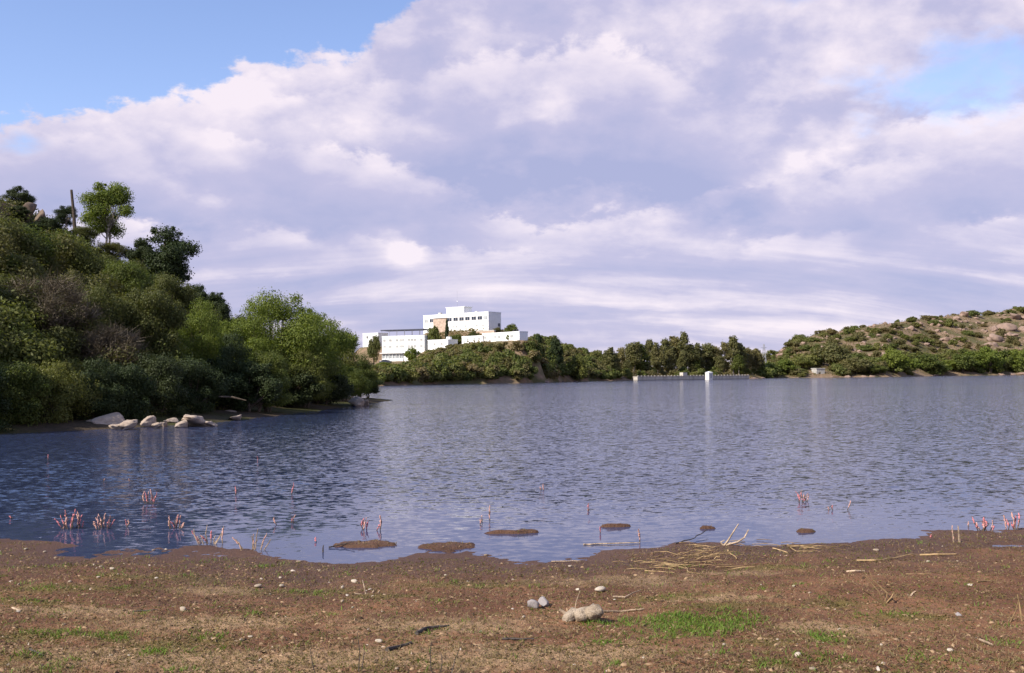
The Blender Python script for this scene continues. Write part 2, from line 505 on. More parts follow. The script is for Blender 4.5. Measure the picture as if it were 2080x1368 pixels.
def gh(x, y):
    x, y = np.asarray(x, float), np.asarray(y, float)
    d = shore_y(x + 0.25 * fbm(x, y, 1.1, 3, 4)) - y + 0.22 * fbm(x, y, 0.9, 4, 11) + 0.08 * fbm(x, y, 4.0, 3, 15)
    land = np.where(d > 0, np.minimum(0.028 * d, 0.03) + 0.045 * np.maximum(d - 1, 0), 0.055 * d)
    land = np.minimum(land, 0.62 + 0.0 * d)
    land = np.maximum(land, -1.2)
    amp = np.clip(0.3 + d * 0.35, 0.25, 1.0)
    n = 0.040 * fbm(x, y, 0.45, 3, 21) + amp * (0.034 * fbm(x, y, 1.6, 4, 31) + 0.034 * fbm(x, y, 5.5, 4, 41, 0.7))
    z = land + n * np.where(d > -0.3, 1.0, 0.4)
    for (cx, cy, rx, ry, hh) in _isl:
        q = ((x - cx) / rx) ** 2 + ((y - cy) / ry) ** 2
        q = q * (1 + 1.3 * fbm(x * .6, y * 1.5, 3.0, 4, 51)) + .75 * fbm(x * .7, y * 1.6, 6.0, 3, 55)
        w_ = np.clip(1.9 - 1.3 * q, 0, 1); w_ = w_ * w_ * (3 - 2 * w_)
        z = z * (1 - w_) + np.maximum(z, 0.016 + 0.03 * np.clip(1 - q, 0, 1) + 0.022 * fbm(x, y, 7.0, 3, 57)) * w_
    c, e, t = _pud
    q = ((x - c[0]) / (e[0] - c[0])) ** 2 + ((y - c[1]) / (t[1] - c[1])) ** 2
    z = z - 0.075 * np.exp(-q * 1.0)
    # grass mound
    return z


_gr = None
def hit(px, py):
    d = ray(px, py)
    Y = np.linspace(4.0, 26.0, 3000)
    P = CAM[None] + d[None] * Y[:, None]
    g = np.maximum(gh(P[:, 0], P[:, 1]), 0.0)
    k = np.argmax(P[:, 2] < g)
    if P[k, 2] >= g[k]: return G(px, py)
    return np.array([P[k, 0], P[k, 1], g[k]])


def gauss_px(x, y, items):
    """patches given as (px, py, half width px, half height px) on the ground"""
    s = np.zeros_like(x)
    for (ix, iy, rx, ry) in items:
        c = hit(ix, iy); k = c[1] / F_PX
        eye = CAM[2] - c[2]
        wy = ry * c[1] ** 2 / (F_PX * eye)
        q = ((x - c[0]) / (rx * k)) ** 2 + ((y - c[1]) / wy) ** 2
        s = np.maximum(s, np.exp(-q))
    return s


GREEN = [(1400, 1268, 135, 30), (1560, 1345, 75, 18), (1480, 1232, 130, 10), (1700, 1228, 60, 10), (210, 1290, 90, 12), (70, 1285, 70, 16), (230, 1298, 50, 9), (45, 1338, 50, 10),
         (70, 1225, 90, 8), (150, 1195, 220, 14), (620, 1205, 150, 8), (1350, 1215, 120, 8), (330, 1310, 120, 12), (1560, 1305, 60, 12), (1850, 1250, 90, 8), (100, 1150, 120, 5), (560, 1150, 90, 4), (420, 1300, 80, 12), (1680, 1300, 80, 12), (960, 1190, 130, 10), (330, 1175, 180, 8), (1580, 1150, 120, 6), (780, 1210, 90, 8)]
DRY = [(300, 1335, 330, 30), (900, 1345, 300, 22), (880, 1270, 200, 25), (420, 1265, 200, 25), (1280, 1180, 180, 14), (450, 1200, 140, 12), (1650, 1275, 130, 16), (150, 1240, 170, 15), (650, 1340, 420, 30),
       (1150, 1330, 260, 26), (1480, 1165, 120, 8), (1450, 1215, 120, 10)]


def build_ground():
    rows = np.concatenate([np.arange(-12, 4, 1.0), np.arange(4, 6.2, 0.2), np.arange(6.2, 10.5, 0.018), np.arange(10.5, 16.0, 0.03), np.arange(16, 40, 0.5)])
    u = np.concatenate([[-9, -5, -3, -2.2, -1.6, -1.3], np.linspace(-1.12, 1.12, 430), [1.3, 1.6, 2.2, 3, 5, 9]])
    half = 0.5 * np.maximum(rows, 6.2) + 0.3
    X = u[None, :] * half[:, None]
    Y = np.repeat(rows[:, None], len(u), 1)
    X = np.clip(X, -64, 64)
    Z = gh(X, Y)
    nr, nc = X.shape
    idx = np.arange(nr * nc).reshape(nr, nc)
    faces = np.stack([idx[:-1, :-1], idx[:-1, 1:], idx[1:, 1:], idx[1:, :-1]], -1).reshape(-1, 4)
    x, y, z = X.ravel(), Y.ravel(), Z.ravel()
    me = mesh('ground', np.stack([x, y, z], 1), faces, None, True)
    g = gauss_px(x, y, GREEN); d = gauss_px(x, y, DRY)
    for nm, a in (('green', g), ('dry', d)):
        at_ = me.attributes.new(nm, 'FLOAT', 'POINT'); at_.data.foreach_set('value', a.astype(np.float32))
    m, nt, b = new_mat('muddy_shore')
    geo = nt.nodes.new('ShaderNodeNewGeometry').outputs['Position']
    sp = nt.nodes.new('ShaderNodeSeparateXYZ'); nt.links.new(geo, sp.inputs[0])
    zz = S(nt, sp.outputs[2])
    def attr(n):
        a = nt.nodes.new('ShaderNodeAttribute'); a.attribute_name = n; return S(nt, a.outputs['Fac'])
    n1 = noise(nt, geo, 0.9, 6, 0.62, 0.4); n2 = noise(nt, geo, 5.5, 6, 0.65, 0.3); n3 = noise(nt, geo, 26, 5, 0.7); n4 = noise(nt, geo, 75, 3, 0.6)
    c = mixc(nt, n1.smooth(0.36, 0.64), (0.155, 0.070, 0.036), (0.25, 0.120, 0.060))
    c = mixc(nt, (attr('dry') * 0.75 + (n2 - 0.5) * 1.5 + (n1 - 0.5) * 1.0).smooth(0.12, 0.75), c, (0.38, 0.24, 0.13))
    c = mixc(nt, ((n2 - 0.47) * 1.6 + attr('green') * 0.9 + (n1 - 0.5) * 1.0).smooth(0.2, 0.9) * 0.8, c, (0.165, 0.125, 0.034))
    c = mixc(nt, n3.smooth(0.52, 0.70) * 0.85, c, (0.065, 0.04, 0.027))
    c = mixc(nt, (n4.smooth(0.60, 0.76) * 0.7) , c, (0.44, 0.33, 0.22))
    wet = (zz + (n2 - 0.5) * 0.08).smooth(0.015, 0.15, 1.0, 0.0)
    c = mixc(nt, wet * 0.74, c, (0.080, 0.042, 0.025))
    nt.links.new(c, b.inputs['Base Color'])
    nt.links.new((0.95 - wet * 0.35).s, b.inputs['Roughness'])
    b.inputs['Specular IOR Level'].default_value = 0.25
    bump(nt, b, n3 * 0.6 + n2 * 0.5 + n4 * 0.3, 1.0, 0.05)
    me.materials.append(m)
    tag(link('ground', me), kind='structure')


build_ground()

# ------------------------------------------------------------------ left hill (wooded point)
_bx = np.array([[10, -27], [30, -24.5], [42.5, -21], [47, -17.6], [52, -15], [60, -13.9], [70, -13.0], [80, -12.3], [92, -11.7], [101, -11.9], [105, -15], [110, -26], [118, -50], [130, -90], [170, -130]])


def bank_x(y): return np.interp(y, _bx[:, 0], _bx[:, 1])


def hl(x, y):
    x, y = np.asarray(x, float), np.asarray(y, float)
    d = (bank_x(y) - x) * 0.93 + 0.7 * fbm(x, y, 0.22, 3, 3) + 0.25 * fbm(x, y, 0.9, 3, 9)
    h = np.where(d < 0, 0.18 * d, np.where(d < 4.5, 0.12 * d, 0.54 + 0.77 * (d - 4.5)))
    top = 15.4 + 0.06 * np.maximum(d - 25, 0)
    h = np.where(d > 0, np.minimum(h, top), h)
    h = np.where(d > 2, h * (1 - 0.55 * np.clip((y - 84) / 26, 0, 1)), h)
    h = h + np.clip(d / 8, 0, 1) * 0.55 * fbm(x, y, 0.25, 4, 6)
    return np.maximum(h, -1.5)


def terrain(name, xs, ys, fn, mat):
    X, Y = np.meshgrid(xs, ys)
    Z = fn(X, Y)
    nr, nc = X.shape
    idx = np.arange(nr * nc).reshape(nr, nc)
    faces = np.stack([idx[:-1, :-1], idx[:-1, 1:], idx[1:, 1:], idx[1:, :-1]], -1).reshape(-1, 4)
    o = link(name, mesh(name, np.stack([X.ravel(), Y.ravel(), Z.ravel()], 1), faces, mat, True))
    tag(o, kind='structure')
    return o


terrain('wooded_hill', np.concatenate([np.arange(-130, -50, 2.5), np.arange(-50, -8, 0.5)]), np.concatenate([np.arange(24, 40, 1.0), np.arange(40, 112, 0.6), np.arange(112, 170, 2.5)]), hl, M['hill_soil'])

# ------------------------------------------------------------------ far hills
def hor(px): return 766 - (px - 900) * 0.0092
def upx(px): return (px - 1040) / 2080.0


_su = [(-250, 190), (400, 240), (728, 262), (820, 281), (900, 305), (1050, 318), (1150, 372), (1290, 430), (1520, 474), (1560, 525), (1700, 545), (1800, 551), (1900, 620), (2080, 655), (2700, 700)]
_ct = [(-250, 80), (1290, 75), (1450, 90), (1560, 120), (1700, 160), (2700, 190)]
_hy = [(-250, 690), (400, 700), (600, 715), (728, 738), (780, 739), (850, 734), (880, 716), (912, 692), (1000, 686), (1075, 692), (1150, 706), (1180, 722), (1230, 736), (1290, 748), (1400, 752), (1500, 750), (1535, 742),
       (1560, 728), (1600, 702), (1650, 682), (1700, 674), (1760, 665), (1840, 652), (1920, 643), (1960, 637), (2000, 642), (2040, 629), (2080, 627), (2250, 605), (2700, 640)]
_su = np.array(_su, float); _ct = np.array(_ct, float); _hy = np.array(_hy, float)
PADS = []      # (x, y, radius, z) levelled ground under the buildings


def far_shore(u): return np.interp(u, upx(_su[:, 0]), _su[:, 1])


def fh(x, y):
    x, y = np.asarray(x, float), np.asarray(y, float)
    u = x / np.maximum(y, 1)
    px = u * 2080 + 1040
    ys = far_shore(u) + 5 * fbm(x, y, 0.02, 3, 71)
    tc = np.interp(px, _ct[:, 0], _ct[:, 1])
    yc = ys + tc
    hy = np.interp(px, _hy[:, 0], _hy[:, 1])
    H = (hor(px) - hy) / 2080 * yc + 2.2
    t = y - ys
    k = np.clip(t / tc, 0, 1)
    prof = k ** np.interp(px, [1290, 1560], [0.62, 1.05])
    back = np.clip((t - tc) / 260, 0, 1)
    h = np.where(t < 0, 0.06 * t, 0.35 + (H - 0.35) * prof * (1 - 0.45 * back))
    h = h + np.clip(t / 20, 0, 1) * (0.05 * H + 0.2) * fbm(x, y, 0.05, 4, 81)
    for (cx, cy, r, z) in PADS:
        w = np.clip(1.6 - np.hypot(x - cx, y - cy) / r, 0, 1)
        h = h * (1 - w) + z * w
    return np.maximum(h, -2.0)


# ------------------------------------------------------------------ mesh builders
def box_vf(x0, y0, z0, x1, y1, z1):
    v = [(x0, y0, z0), (x1, y0, z0), (x1, y1, z0), (x0, y1, z0), (x0, y0, z1), (x1, y0, z1), (x1, y1, z1), (x0, y1, z1)]
    f = [(0, 3, 2, 1), (4, 5, 6, 7), (0, 1, 5, 4), (1, 2, 6, 5), (2, 3, 7, 6), (3, 0, 4, 7)]
    return v, f


class MB:
    def __init__(self): self.v, self.f = [], []
    def add(self, v, f):
        n = len(self.v); self.v += [tuple(map(float, p)) for p in v]; self.f += [tuple(i + n for i in q) for q in f]; return self
    def box(self, *a): return self.add(*box_vf(*a))
    def tube(self, pts, radii, sides=6, cap=True):
        pts = [np.asarray(p, float) for p in pts]
        rings = []
        prev = None
        for i, p in enumerate(pts):
            d = pts[min(i + 1, len(pts) - 1)] - pts[max(i - 1, 0)]
            d = d / (np.linalg.norm(d) + 1e-9)
            a = np.array([0, 0, 1.0]) if abs(d[2]) < 0.9 else np.array([1.0, 0, 0])
            if prev is not None: a = prev
            s = np.cross(d, a); s /= (np.linalg.norm(s) + 1e-9)
            t = np.cross(s, d); prev = t
            r = radii[i] if hasattr(radii, '__len__') else radii
            rings.append([p + r * (math.cos(2 * math.pi * k / sides) * s + math.sin(2 * math.pi * k / sides) * t) for k in range(sides)])
        v = [q for rg in rings for q in rg]
        f = []
        for i in range(len(pts) - 1):
            for k in range(sides):
                a, b2 = i * sides + k, i * sides + (k + 1) % sides
                f.append((a, b2, b2 + sides, a + sides))
        if cap:
            f.append(tuple(range(sides))[::-1]); n = (len(pts) - 1) * sides; f.append(tuple(range(n, n + sides)))
        return self.add(v, f)
    def mesh(self, name, mat, smooth=False): return mesh(name, self.v, self.f, mat, smooth)
    def obj(self, name, mat, parent=None, smooth=False): return link(name, self.mesh(name, mat, smooth), parent)


def rock_mesh(seed, sub=3, rough=0.28, facet=True, mat=None):
    bm = bmesh.new()
    bmesh.ops.create_icosphere(bm, subdivisions=sub, radius=1.0)
    v = np.array([q.co[:] for q in bm.verts]); f = [[q.index for q in p.verts] for p in bm.faces]
    bm.free()
    rs = np.random.RandomState(seed)
    for k in range(12):                                 # cut flat facets
        n = rs.normal(size=3); n /= np.linalg.norm(n)
        lim = rs.uniform(0.38, 0.8)
        s = v @ n
        v = v - np.outer(np.maximum(s - lim, 0) * (1.0 if facet else 0.5), n)
    v = v * (1 + rough * 0.6 * (fbm(v[:, 0] + v[:, 2] * 0.7 + seed, v[:, 1] - v[:, 2] * 0.6, 1.3, 4, seed) + .5 * fbm(v[:, 2] * 1.2 + seed, v[:, 0] - v[:, 1] * 0.6, 2.6, 3, seed + 5))[:, None])
    return mesh('rock', v, np.array(f), mat, not facet)


def leaves(rs, cen, rad, n, size, aspect=0.5, shell=0.55, up=0.3, droop=0.0):
    """n leaf-sized quads spread over ellipsoid clumps; returns verts, faces"""
    cen = np.asarray(cen, float); rad = np.asarray(rad, float)
    vol = np.prod(rad, 1) ** 0.75
    k = rs.choice(len(cen), n, p=vol / vol.sum())
    d = rs.normal(size=(n, 3)); d /= np.linalg.norm(d, axis=1)[:, None]
    r = shell + (1 - shell) * rs.rand(n) ** 0.7
    r = np.where(rs.rand(n) < 0.12, r * 1.18, r)
    p = cen[k] + d * rad[k] * r[:, None] + rs.normal(size=(n, 3)) * rad[k] * 0.17
    nor = d + rs.normal(size=(n, 3)) * 0.55 + np.array([0, 0, up]); nor /= np.linalg.norm(nor, axis=1)[:, None]
    a = rs.normal(size=(n, 3)); a[:, 2] -= droop * 2
    a = a - nor * np.sum(a * nor, 1)[:, None]; a /= np.linalg.norm(a, axis=1)[:, None]
    b2 = np.cross(nor, a)
    s = size * rs.uniform(0.6, 1.35, n)[:, None]
    v = np.stack([p + a * s, p + b2 * s * aspect, p - a * s, p - b2 * s * aspect], 1).reshape(-1, 3)
    f = np.arange(4 * n).reshape(n, 4)
    return v, f


def crown_clumps(rs, n, w, z0, z1, rmin, rmax, flat=0.8, bias=0.0):
    """clump centres inside an egg-shaped crown of width w between z0 and z1"""
    zc, hz = (z0 + z1) / 2, (z1 - z0) / 2
    cen, rad = [], []
    while len(cen) < n:
        d = rs.normal(size=3); d /= np.linalg.norm(d)
        r = rs.uniform(0.35, 1.0) ** 0.6
        rr = rs.uniform(rmin, rmax)
        p = d * r
        s = (1.0 - 0.35 * max(p[2], 0)) * (1 + bias * p[2])
        cen.append((p[0] * s * (w / 2 - rr * 0.8), p[1] * s * (w / 2 - rr * 0.8), zc + p[2] * (hz - rr * 0.6)))
        rad.append((rr, rr * rs.uniform(0.8, 1.1), rr * flat * rs.uniform(0.75, 1.1)))
    return cen, rad


def skeleton(rs, cen, th, tr, sides=6, lean=(0, 0), stems=1):
    mb = MB()
    for s in range(stems):
        a = rs.uniform(0, 6.28); off = np.array([math.cos(a), math.sin(a), 0]) * (0.0 if stems == 1 else tr * 1.3)
        top = np.array([lean[0] + off[0] * 4, lean[1] + off[1] * 4, th])
        mid = top * 0.5 + rs.normal(size=3) * th * 0.04; mid[2] = th * 0.5
        base = off.copy(); base[2] = -0.5
        mb.tube([base, off * 1.2 + [0, 0, 0.15], mid, top], [tr * 1.35, tr, tr * 0.8, tr * 0.62], sides)
        my = cen[s::stems]
        for c in my:
            c = np.asarray(c)
            st = mid + (top - mid) * rs.uniform(0.2, 1.0)
            m1 = st * 0.5 + c * 0.5 + np.array([0, 0, -0.06 * np.linalg.norm(c - st)]) + rs.normal(size=3) * 0.08
            mb.tube([st, m1, c], [tr * 0.42, tr * 0.26, tr * 0.08], 4, False)
    return mb


def make_tree(name, seed, h, w, trunk_h, nclump, rmin, rmax, nleaf, lsize, lmat, bmat, tr=0.16, stems=1, lean=(0, 0), flat=0.8, aspect=0.5, shell=0.5, low=None, bias=0.0, droop=0.0, extra=None):
    """prototype tree at the origin: root Empty > trunk, crown"""
    rs = np.random.RandomState(seed)
    cen, rad = crown_clumps(rs, nclump, w, low if low is not None else trunk_h * 0.8, h, rmin, rmax, flat, bias)
    cen = [(c[0] + lean[0], c[1] + lean[1], c[2]) for c in cen]
    if extra:
        for (c, r) in extra: cen.append(c); rad.append(r)
    sk = skeleton(rs, cen, trunk_h, tr, 6, lean, stems)
    v, f = leaves(rs, cen, rad, nleaf, lsize, aspect, shell, droop=droop)
    # loose sprays beyond the clumps
    k = nclump
    c2, r2 = [], []
    for i in rs.choice(len(cen), k):
        d = rs.normal(size=3); d[2] = abs(d[2]) * 0.6; d /= np.linalg.norm(d)
        q = np.asarray(cen[i]) + d * np.asarray(rad[i]) * 1.05
        c2.append(q); r2.append(np.asarray(rad[i]) * rs.uniform(0.16, 0.38) * np.array([1, 1, rs.uniform(.8, 1.7)]))
    v2, f2 = leaves(rs, c2, r2, nleaf // 7, lsize, aspect, 0.2)
    v = np.concatenate([v, v2]); f = np.concatenate([f, f2 + len(v) - len(v2)])
    return (sk.mesh(name + '_trunk', bmat, True), mesh(name + '_crown', v, f, lmat))


def make_bush(name, seed, h, w, nclump, rmin, rmax, nleaf, lsize, lmat, aspect=0.55, flat=0.85):
    rs = np.random.RandomState(seed)
    cen, rad = crown_clumps(rs, nclump, w, -h * 0.25, h, rmin, rmax, flat)
    v, f = leaves(rs, cen, rad, nleaf, lsize, aspect, 0.5)
    return mesh(name, v, f, lmat)


def place_tree(name, proto, loc, label, cat='tree', rz=0.0, scale=1.0, group=None, lmat=None):
    t = thing(name, label, cat, loc, rz, group, scale)
    tk = link('trunk', proto[0], t); cr = link('crown', proto[1], t)
    if lmat is not None:
        cr.material_slots[0].link = 'OBJECT'; cr.material_slots[0].material = lmat
    return t


random.seed(5)
# ------------------------------------------------------------------ buildings on the far hill
def wall_frame(p0, p1):
    """local frame of a facade: origin at p0 (left foot seen from the lake), x along the facade, y into the building"""
    d = np.array(p1[:2]) - np.array(p0[:2]); L = np.linalg.norm(d); ang = math.atan2(d[1], d[0])
    return L, ang


def facade_build(name, label, cat, pL, pR, z0, z1, depth, wins, wall_m, found=6.0, parapet=0.35, extra=None, group=None):
    """a block with a parapet; wins = (x fraction, z from the roof, width, height) on the front, each a part with frame and pane"""
    L, ang = wall_frame(pL, pR)
    t = thing(name, label, cat, (pL[0], pL[1], z0), ang, group)
    H = z1 - z0
    mb = MB(); mb.box(0, 0, -found, L, depth, H - parapet)
    mb.obj('wall', wall_m, t)
    pb = MB()
    pb.box(-0.08, -0.08, H - parapet + 0.003, L + 0.08, 0.22, H).box(-0.08, depth - 0.22, H - parapet + 0.003, L + 0.08, depth + 0.08, H)
    pb.box(-0.08, 0.223, H - parapet + 0.003, 0.2, depth - 0.223, H).box(L - 0.2, 0.223, H - parapet + 0.003, L + 0.08, depth - 0.223, H)
    pb.obj('parapet', wall_m, t)
    for (fx, dz, w, h, shade) in wins:
        cx = fx * L; zc = H - dz
        fr = MB()
        fr.box(cx - w / 2 - .09, -.07, zc - h / 2 - .09, cx + w / 2 + .09, -.002, zc - h / 2).box(cx - w / 2 - .09, -.07, zc + h / 2, cx + w / 2 + .09, -.002, zc + h / 2 + .09)
        fr.box(cx - w / 2 - .09, -.07, zc - h / 2 + .002, cx - w / 2, -.002, zc + h / 2 - .002).box(cx + w / 2, -.07, zc - h / 2 + .002, cx + w / 2 + .09, -.002, zc + h / 2 - .002)
        fr.box(cx - .04, -.05, zc - h / 2 + .002, cx + .04, -.002, zc + h / 2 - .002)
        fo = fr.obj('window', M['white_warm'], t)
        pn = MB(); pn.box(cx - w / 2 + .003, -.03, zc - h / 2 + .003, cx + w / 2 - .003, -.003, zc + h / 2 - .003)
        pn.obj('pane', M['glass'] if shade == 1 else M['pane_pale'], fo)
    return t, L, H


M['pane_pale'] = plain('curtained_pane', (0.36, 0.38, 0.38), 0.35, 0.3, 0.4, 0.5)


def zat(px, py, Y): return at(px, py, Y)[2]


# main block
mL = at(860, 640, 396); mR = at(992, 633, 375)
m_z1 = zat(992, 633, 375); m_z0 = zat(992, 671, 375)
up = [(fx, 2.2, 2.2, 1.25, 1) for fx in (0.415, 0.51, 0.60, 0.69, 0.785, 0.875)] + [(0.955, 2.2, 1.8, 1.25, 0), (0.045, 2.2, 1.7, 1.25, 0), (0.13, 2.2, 1.7, 1.25, 1)]
lo = [(fx, 5.0, 0.7, 0.6, 0) for fx in (0.47, 0.52, 0.66, 0.83, 0.92)]
mainb, L_, H_ = facade_build('main_building', 'large white two-storey block on the hilltop with a row of dark windows', 'building', mL, mR, m_z0, m_z1, 7.2, up + lo, M['white'])
mb = MB(); mb.box(0.36 * L_, 0.25, H_ + .003, 0.63 * L_, 4.6, H_ + 2.3).box(0.345 * L_, 0.1, H_ + 2.303, 0.645 * L_, 4.75, H_ + 2.5); mb.obj('roof_room', M['white'], mainb)
mb = MB(); mb.box(0.165 * L_, -0.25, -3.2, 0.375 * L_, -0.003, H_ - 1.45)
cl = mb.obj('stone_cladding', M['brick'], mainb); cl['label'] = 'tan stone panel on the front wall'
mb = MB(); mb.box(0.165 * L_, -0.6, H_ - 1.45 + .003, 0.38 * L_, -0.003, H_ - 1.25); mb.obj('canopy', M['white'], mainb)
MB().box(L_ + .003, 5.4, H_ - 5.4, L_ + .06, 6.6, H_ - 4.2).obj('side_window', M['glass'], mainb)
for (a, b2, h) in ((0.22, 0.6, 0.7), (0.72, 3.0, .6)): MB().box(a * L_, b2, H_ + .003, a * L_ + 1.2, b2 + 1.0, H_ + h).obj('roof_box', M['white_warm'], mainb)
a0 = mL + (mR - mL) * 0.49; az_ = m_z1 + 2.55
mast = thing('antenna_mast', 'thin antenna mast rising from the roof room of the hilltop block', 'antenna', (a0[0] + 1, a0[1] + 2.0, az_))
mb = MB(); mb.tube([(0, 0, 0), (0, 0, 6.5)], [0.045, 0.02], 5); mb.obj('mast', M['metal'], mast)
mb = MB(); mb.tube([(0, -.08, 2.2), (0, -.34, 2.2)], [0.22, 0.2], 10); mb.obj('dish', M['white'], mast)

# stone retaining wall under it
rL = at(918, 684, 383); rR = at(1004, 684, 367)
tw = thing('retaining_wall', 'tan stone retaining wall under the large white hilltop block', 'wall', (rL[0], rL[1], 0), wall_frame(rL, rR)[1])
mb = MB(); Lw = wall_frame(rL, rR)[0]; mb.box(0, 0, 10, Lw, 0.8, zat(950, 674.5, 376)); mb.obj('wall', M['brick'], tw)
mb = MB(); mb.box(-.05, -.1, zat(950, 674.5, 376) + .003, Lw + .05, 0.9, zat(950, 674.5, 376) + .2); mb.obj('coping', M['white_warm'], tw)

# lower left three-storey block with the glazed ground floor
lL = at(776, 683, 372); lR = at(862, 681, 365)
l_z1 = zat(862, 681, 365); l_z0 = zat(862, 714, 365)
wn = []
for dz in (1.6, 3.9):
    for fx in (0.06, 0.20): wn.append((fx, dz, 0.9, 0.75, 0))
    for fx in (0.36, 0.44, 0.50): wn.append((fx, dz, 0.8, 0.75, 0))
    for fx in (0.64, 0.71, 0.78): wn.append((fx, dz, 0.8, 0.75, 0))
    wn.append((0.93, dz, 0.8, 0.75, 0))
lowb, L2, H2 = facade_build('lower_block', 'white three-storey block with small windows, lowest on the hill', 'building', lL, lR, l_z0, l_z1, 7.5, wn, M['white'], found=7)
mb = MB(); mb.box(-0.3, -1.2, -0.55, L2 + 0.1, -0.004, -0.3); mb.obj('ledge', M['white'], lowb)
for k in range(6):
    x0 = 0.25 + k * 1.45
    fr = MB(); fr.box(x0, -.5, -3.1, x0 + .16, -.02, -.56); fr.box(x0 + .163, -.4, -3.1, x0 + 1.28, -.02, -2.4)
    fo = fr.obj('shopfront', M['white'], lowb)
    pn = MB(); pn.box(x0 + .163, -.25, -2.397, x0 + 1.28, -.03, -.56); pn.obj('pane', M['pane_pale'], fo)
mb = MB(); mb.box(-0.2, -1.4, -4.6, 9.5, -0.51, -3.12); mb.obj('plinth', M['white'], lowb)
# pergola on its roof
pg = thing('pergola', 'dark flat roof on thin posts above the lower white block', 'pergola', (lL[0], lL[1] + 1.0, l_z1), wall_frame(lL, lR)[1])
mb = MB(); mb.box(-1.0, 0.3, 2.0, L2 - 0.7, 6.5, 2.35); mb.obj('roof_slab', M['dark_roof'], pg)
for k in range(6):
    for yy in (0.6, 6.0):
        mb = MB(); xx = -0.6 + k * (L2 - 0.6) / 5.3; mb.tube([(xx, yy, -0.35), (xx, yy, 2.0)], 0.08, 5); mb.obj('post', M['metal'], pg)
# small white house behind on the left
hL = at(737, 690, 398); hR = at(768, 690, 392)
hb, L3, H3 = facade_build('small_house', 'small white flat-roofed house at the left end of the hilltop buildings', 'house', hL, hR, zat(750, 703, 395), zat(750, 677, 395), 5.0,
                          [(0.3, 1.6, 0.9, 0.9, 1), (0.7, 1.6, 0.9, 0.9, 1), (0.85, 3.4, 0.8, 1.2, 1)], M['white'], found=7)
# white annexe between the blocks
xL = at(869, 692, 362); xR = at(910, 689, 356)
ab, L4, H4 = facade_build('annexe', 'low white annexe wall between the lower block and the long hillside wing', 'building', xL, xR, zat(890, 712, 360), zat(890, 690.5, 360), 5.0,
                          [(0.35, 1.6, 0.7, 0.7, 0), (0.7, 1.6, 0.7, 0.7, 0)], M['white'], found=6)
mb = MB(); mb.tube([(0.9 * L4, 1.6, H4 - .2), (0.9 * L4, 1.6, H4 + .9)], [1.2, 0.9], 12); mb.obj('round_turret', M['white'], ab)
# long low wing on the right, two steps
wL = at(980, 678, 356); wR = at(1055, 673, 340)
wb, L5, H5 = facade_build('hillside_wing', 'long low white single-storey wing right of the hilltop buildings', 'building', wL, wR, zat(1055, 692, 340), zat(1055, 673, 340), 3.6,
                          [(0.08, 1.5, 1.2, .8, 0), (0.36, 1.5, 1.1, .9, 0), (0.46, 1.5, 1.1, .9, 0), (0.80, 1.5, 1.4, .9, 0)], M['white'], found=6)
vL = at(938, 684, 364); vR = at(980, 681.5, 355)
vb, L6, H6 = facade_build('stepped_wing', 'lower stepped white wing joined to the left of the long hillside wing', 'building', vL, vR, zat(960, 697, 359), zat(960, 682.5, 359), 3.6,
                          [(0.3, 1.2, 1.0, .8, 0), (0.62, 1.2, 1.2, .8, 0), (0.85, 1.2, 1.0, .8, 0)], M['white'], found=6)


def pad(pL, pR, depth, z):
    c = (np.array(pL[:2]) + np.array(pR[:2])) / 2
    d = np.array(pR[:2]) - np.array(pL[:2]); n = np.array([-d[1], d[0]]); n = n / np.linalg.norm(n)
    for s in (0.15, 0.5, 0.85):
        q = np.array(pL[:2]) + d * s + n * depth * 0.5
        PADS.append((q[0], q[1], max(6.0, np.linalg.norm(d) * 0.3), z))


pad(hL, hR, 5, zat(750, 705, 395)); pad(lL, lR, 7, zat(820, 733, 368)); pad(xL, xR, 5, zat(890, 712, 360)); pad(vL, vR, 4, zat(960, 698, 359)); pad(wL, wR, 4, zat(1030, 693, 347)); pad(mL, mR, 7, m_z0)


def make_car(name, label, loc, rz, paint):
    t = thing(name, label, 'car', loc, rz, 'cars parked below the white buildings')
    prof = [(-2.1, .35), (-2.1, .85), (-1.3, .95), (-.7, 1.42), (.8, 1.42), (1.5, .98), (2.1, .88), (2.1, .35)]
    n = len(prof)
    v = [(x, -.82, z) for x, z in prof] + [(x, .82, z) for x, z in prof]
    f = [tuple(range(n)), tuple(range(2 * n - 1, n - 1, -1))] + [(i, i + n, (i + 1) % n + n, (i + 1) % n) for i in range(n)]
    link('body', mesh('car_body', v, f, paint), t)
    for s in (-1, 1):
        w = MB(); w.add([(-1.15, s * .835, .98), (1.25, s * .835, .98), (.72, s * .835, 1.36), (-.66, s * .835, 1.36)], [(0, 1, 2, 3)]); w.obj('side_window', M['glass'], t)
        for x in (-1.3, 1.3):
            w = MB(); w.tube([(x, s * .62, .33), (x, s * .86, .33)], .33, 10); w.obj('wheel', M['rubber'], t)
    w = MB(); w.add([(-1.27, -.7, .985), (-1.27, .7, .985), (-.73, .7, 1.40), (-.73, -.7, 1.40)], [(0, 1, 2, 3)])
    w.add([(1.47, -.7, 1.01), (1.47, .7, 1.01), (.84, .7, 1.40), (.84, -.7, 1.40)], [(0, 1, 2, 3)]); ww = w.obj('windscreen', M['glass'], t); ww.location.z = 0.012
    return t


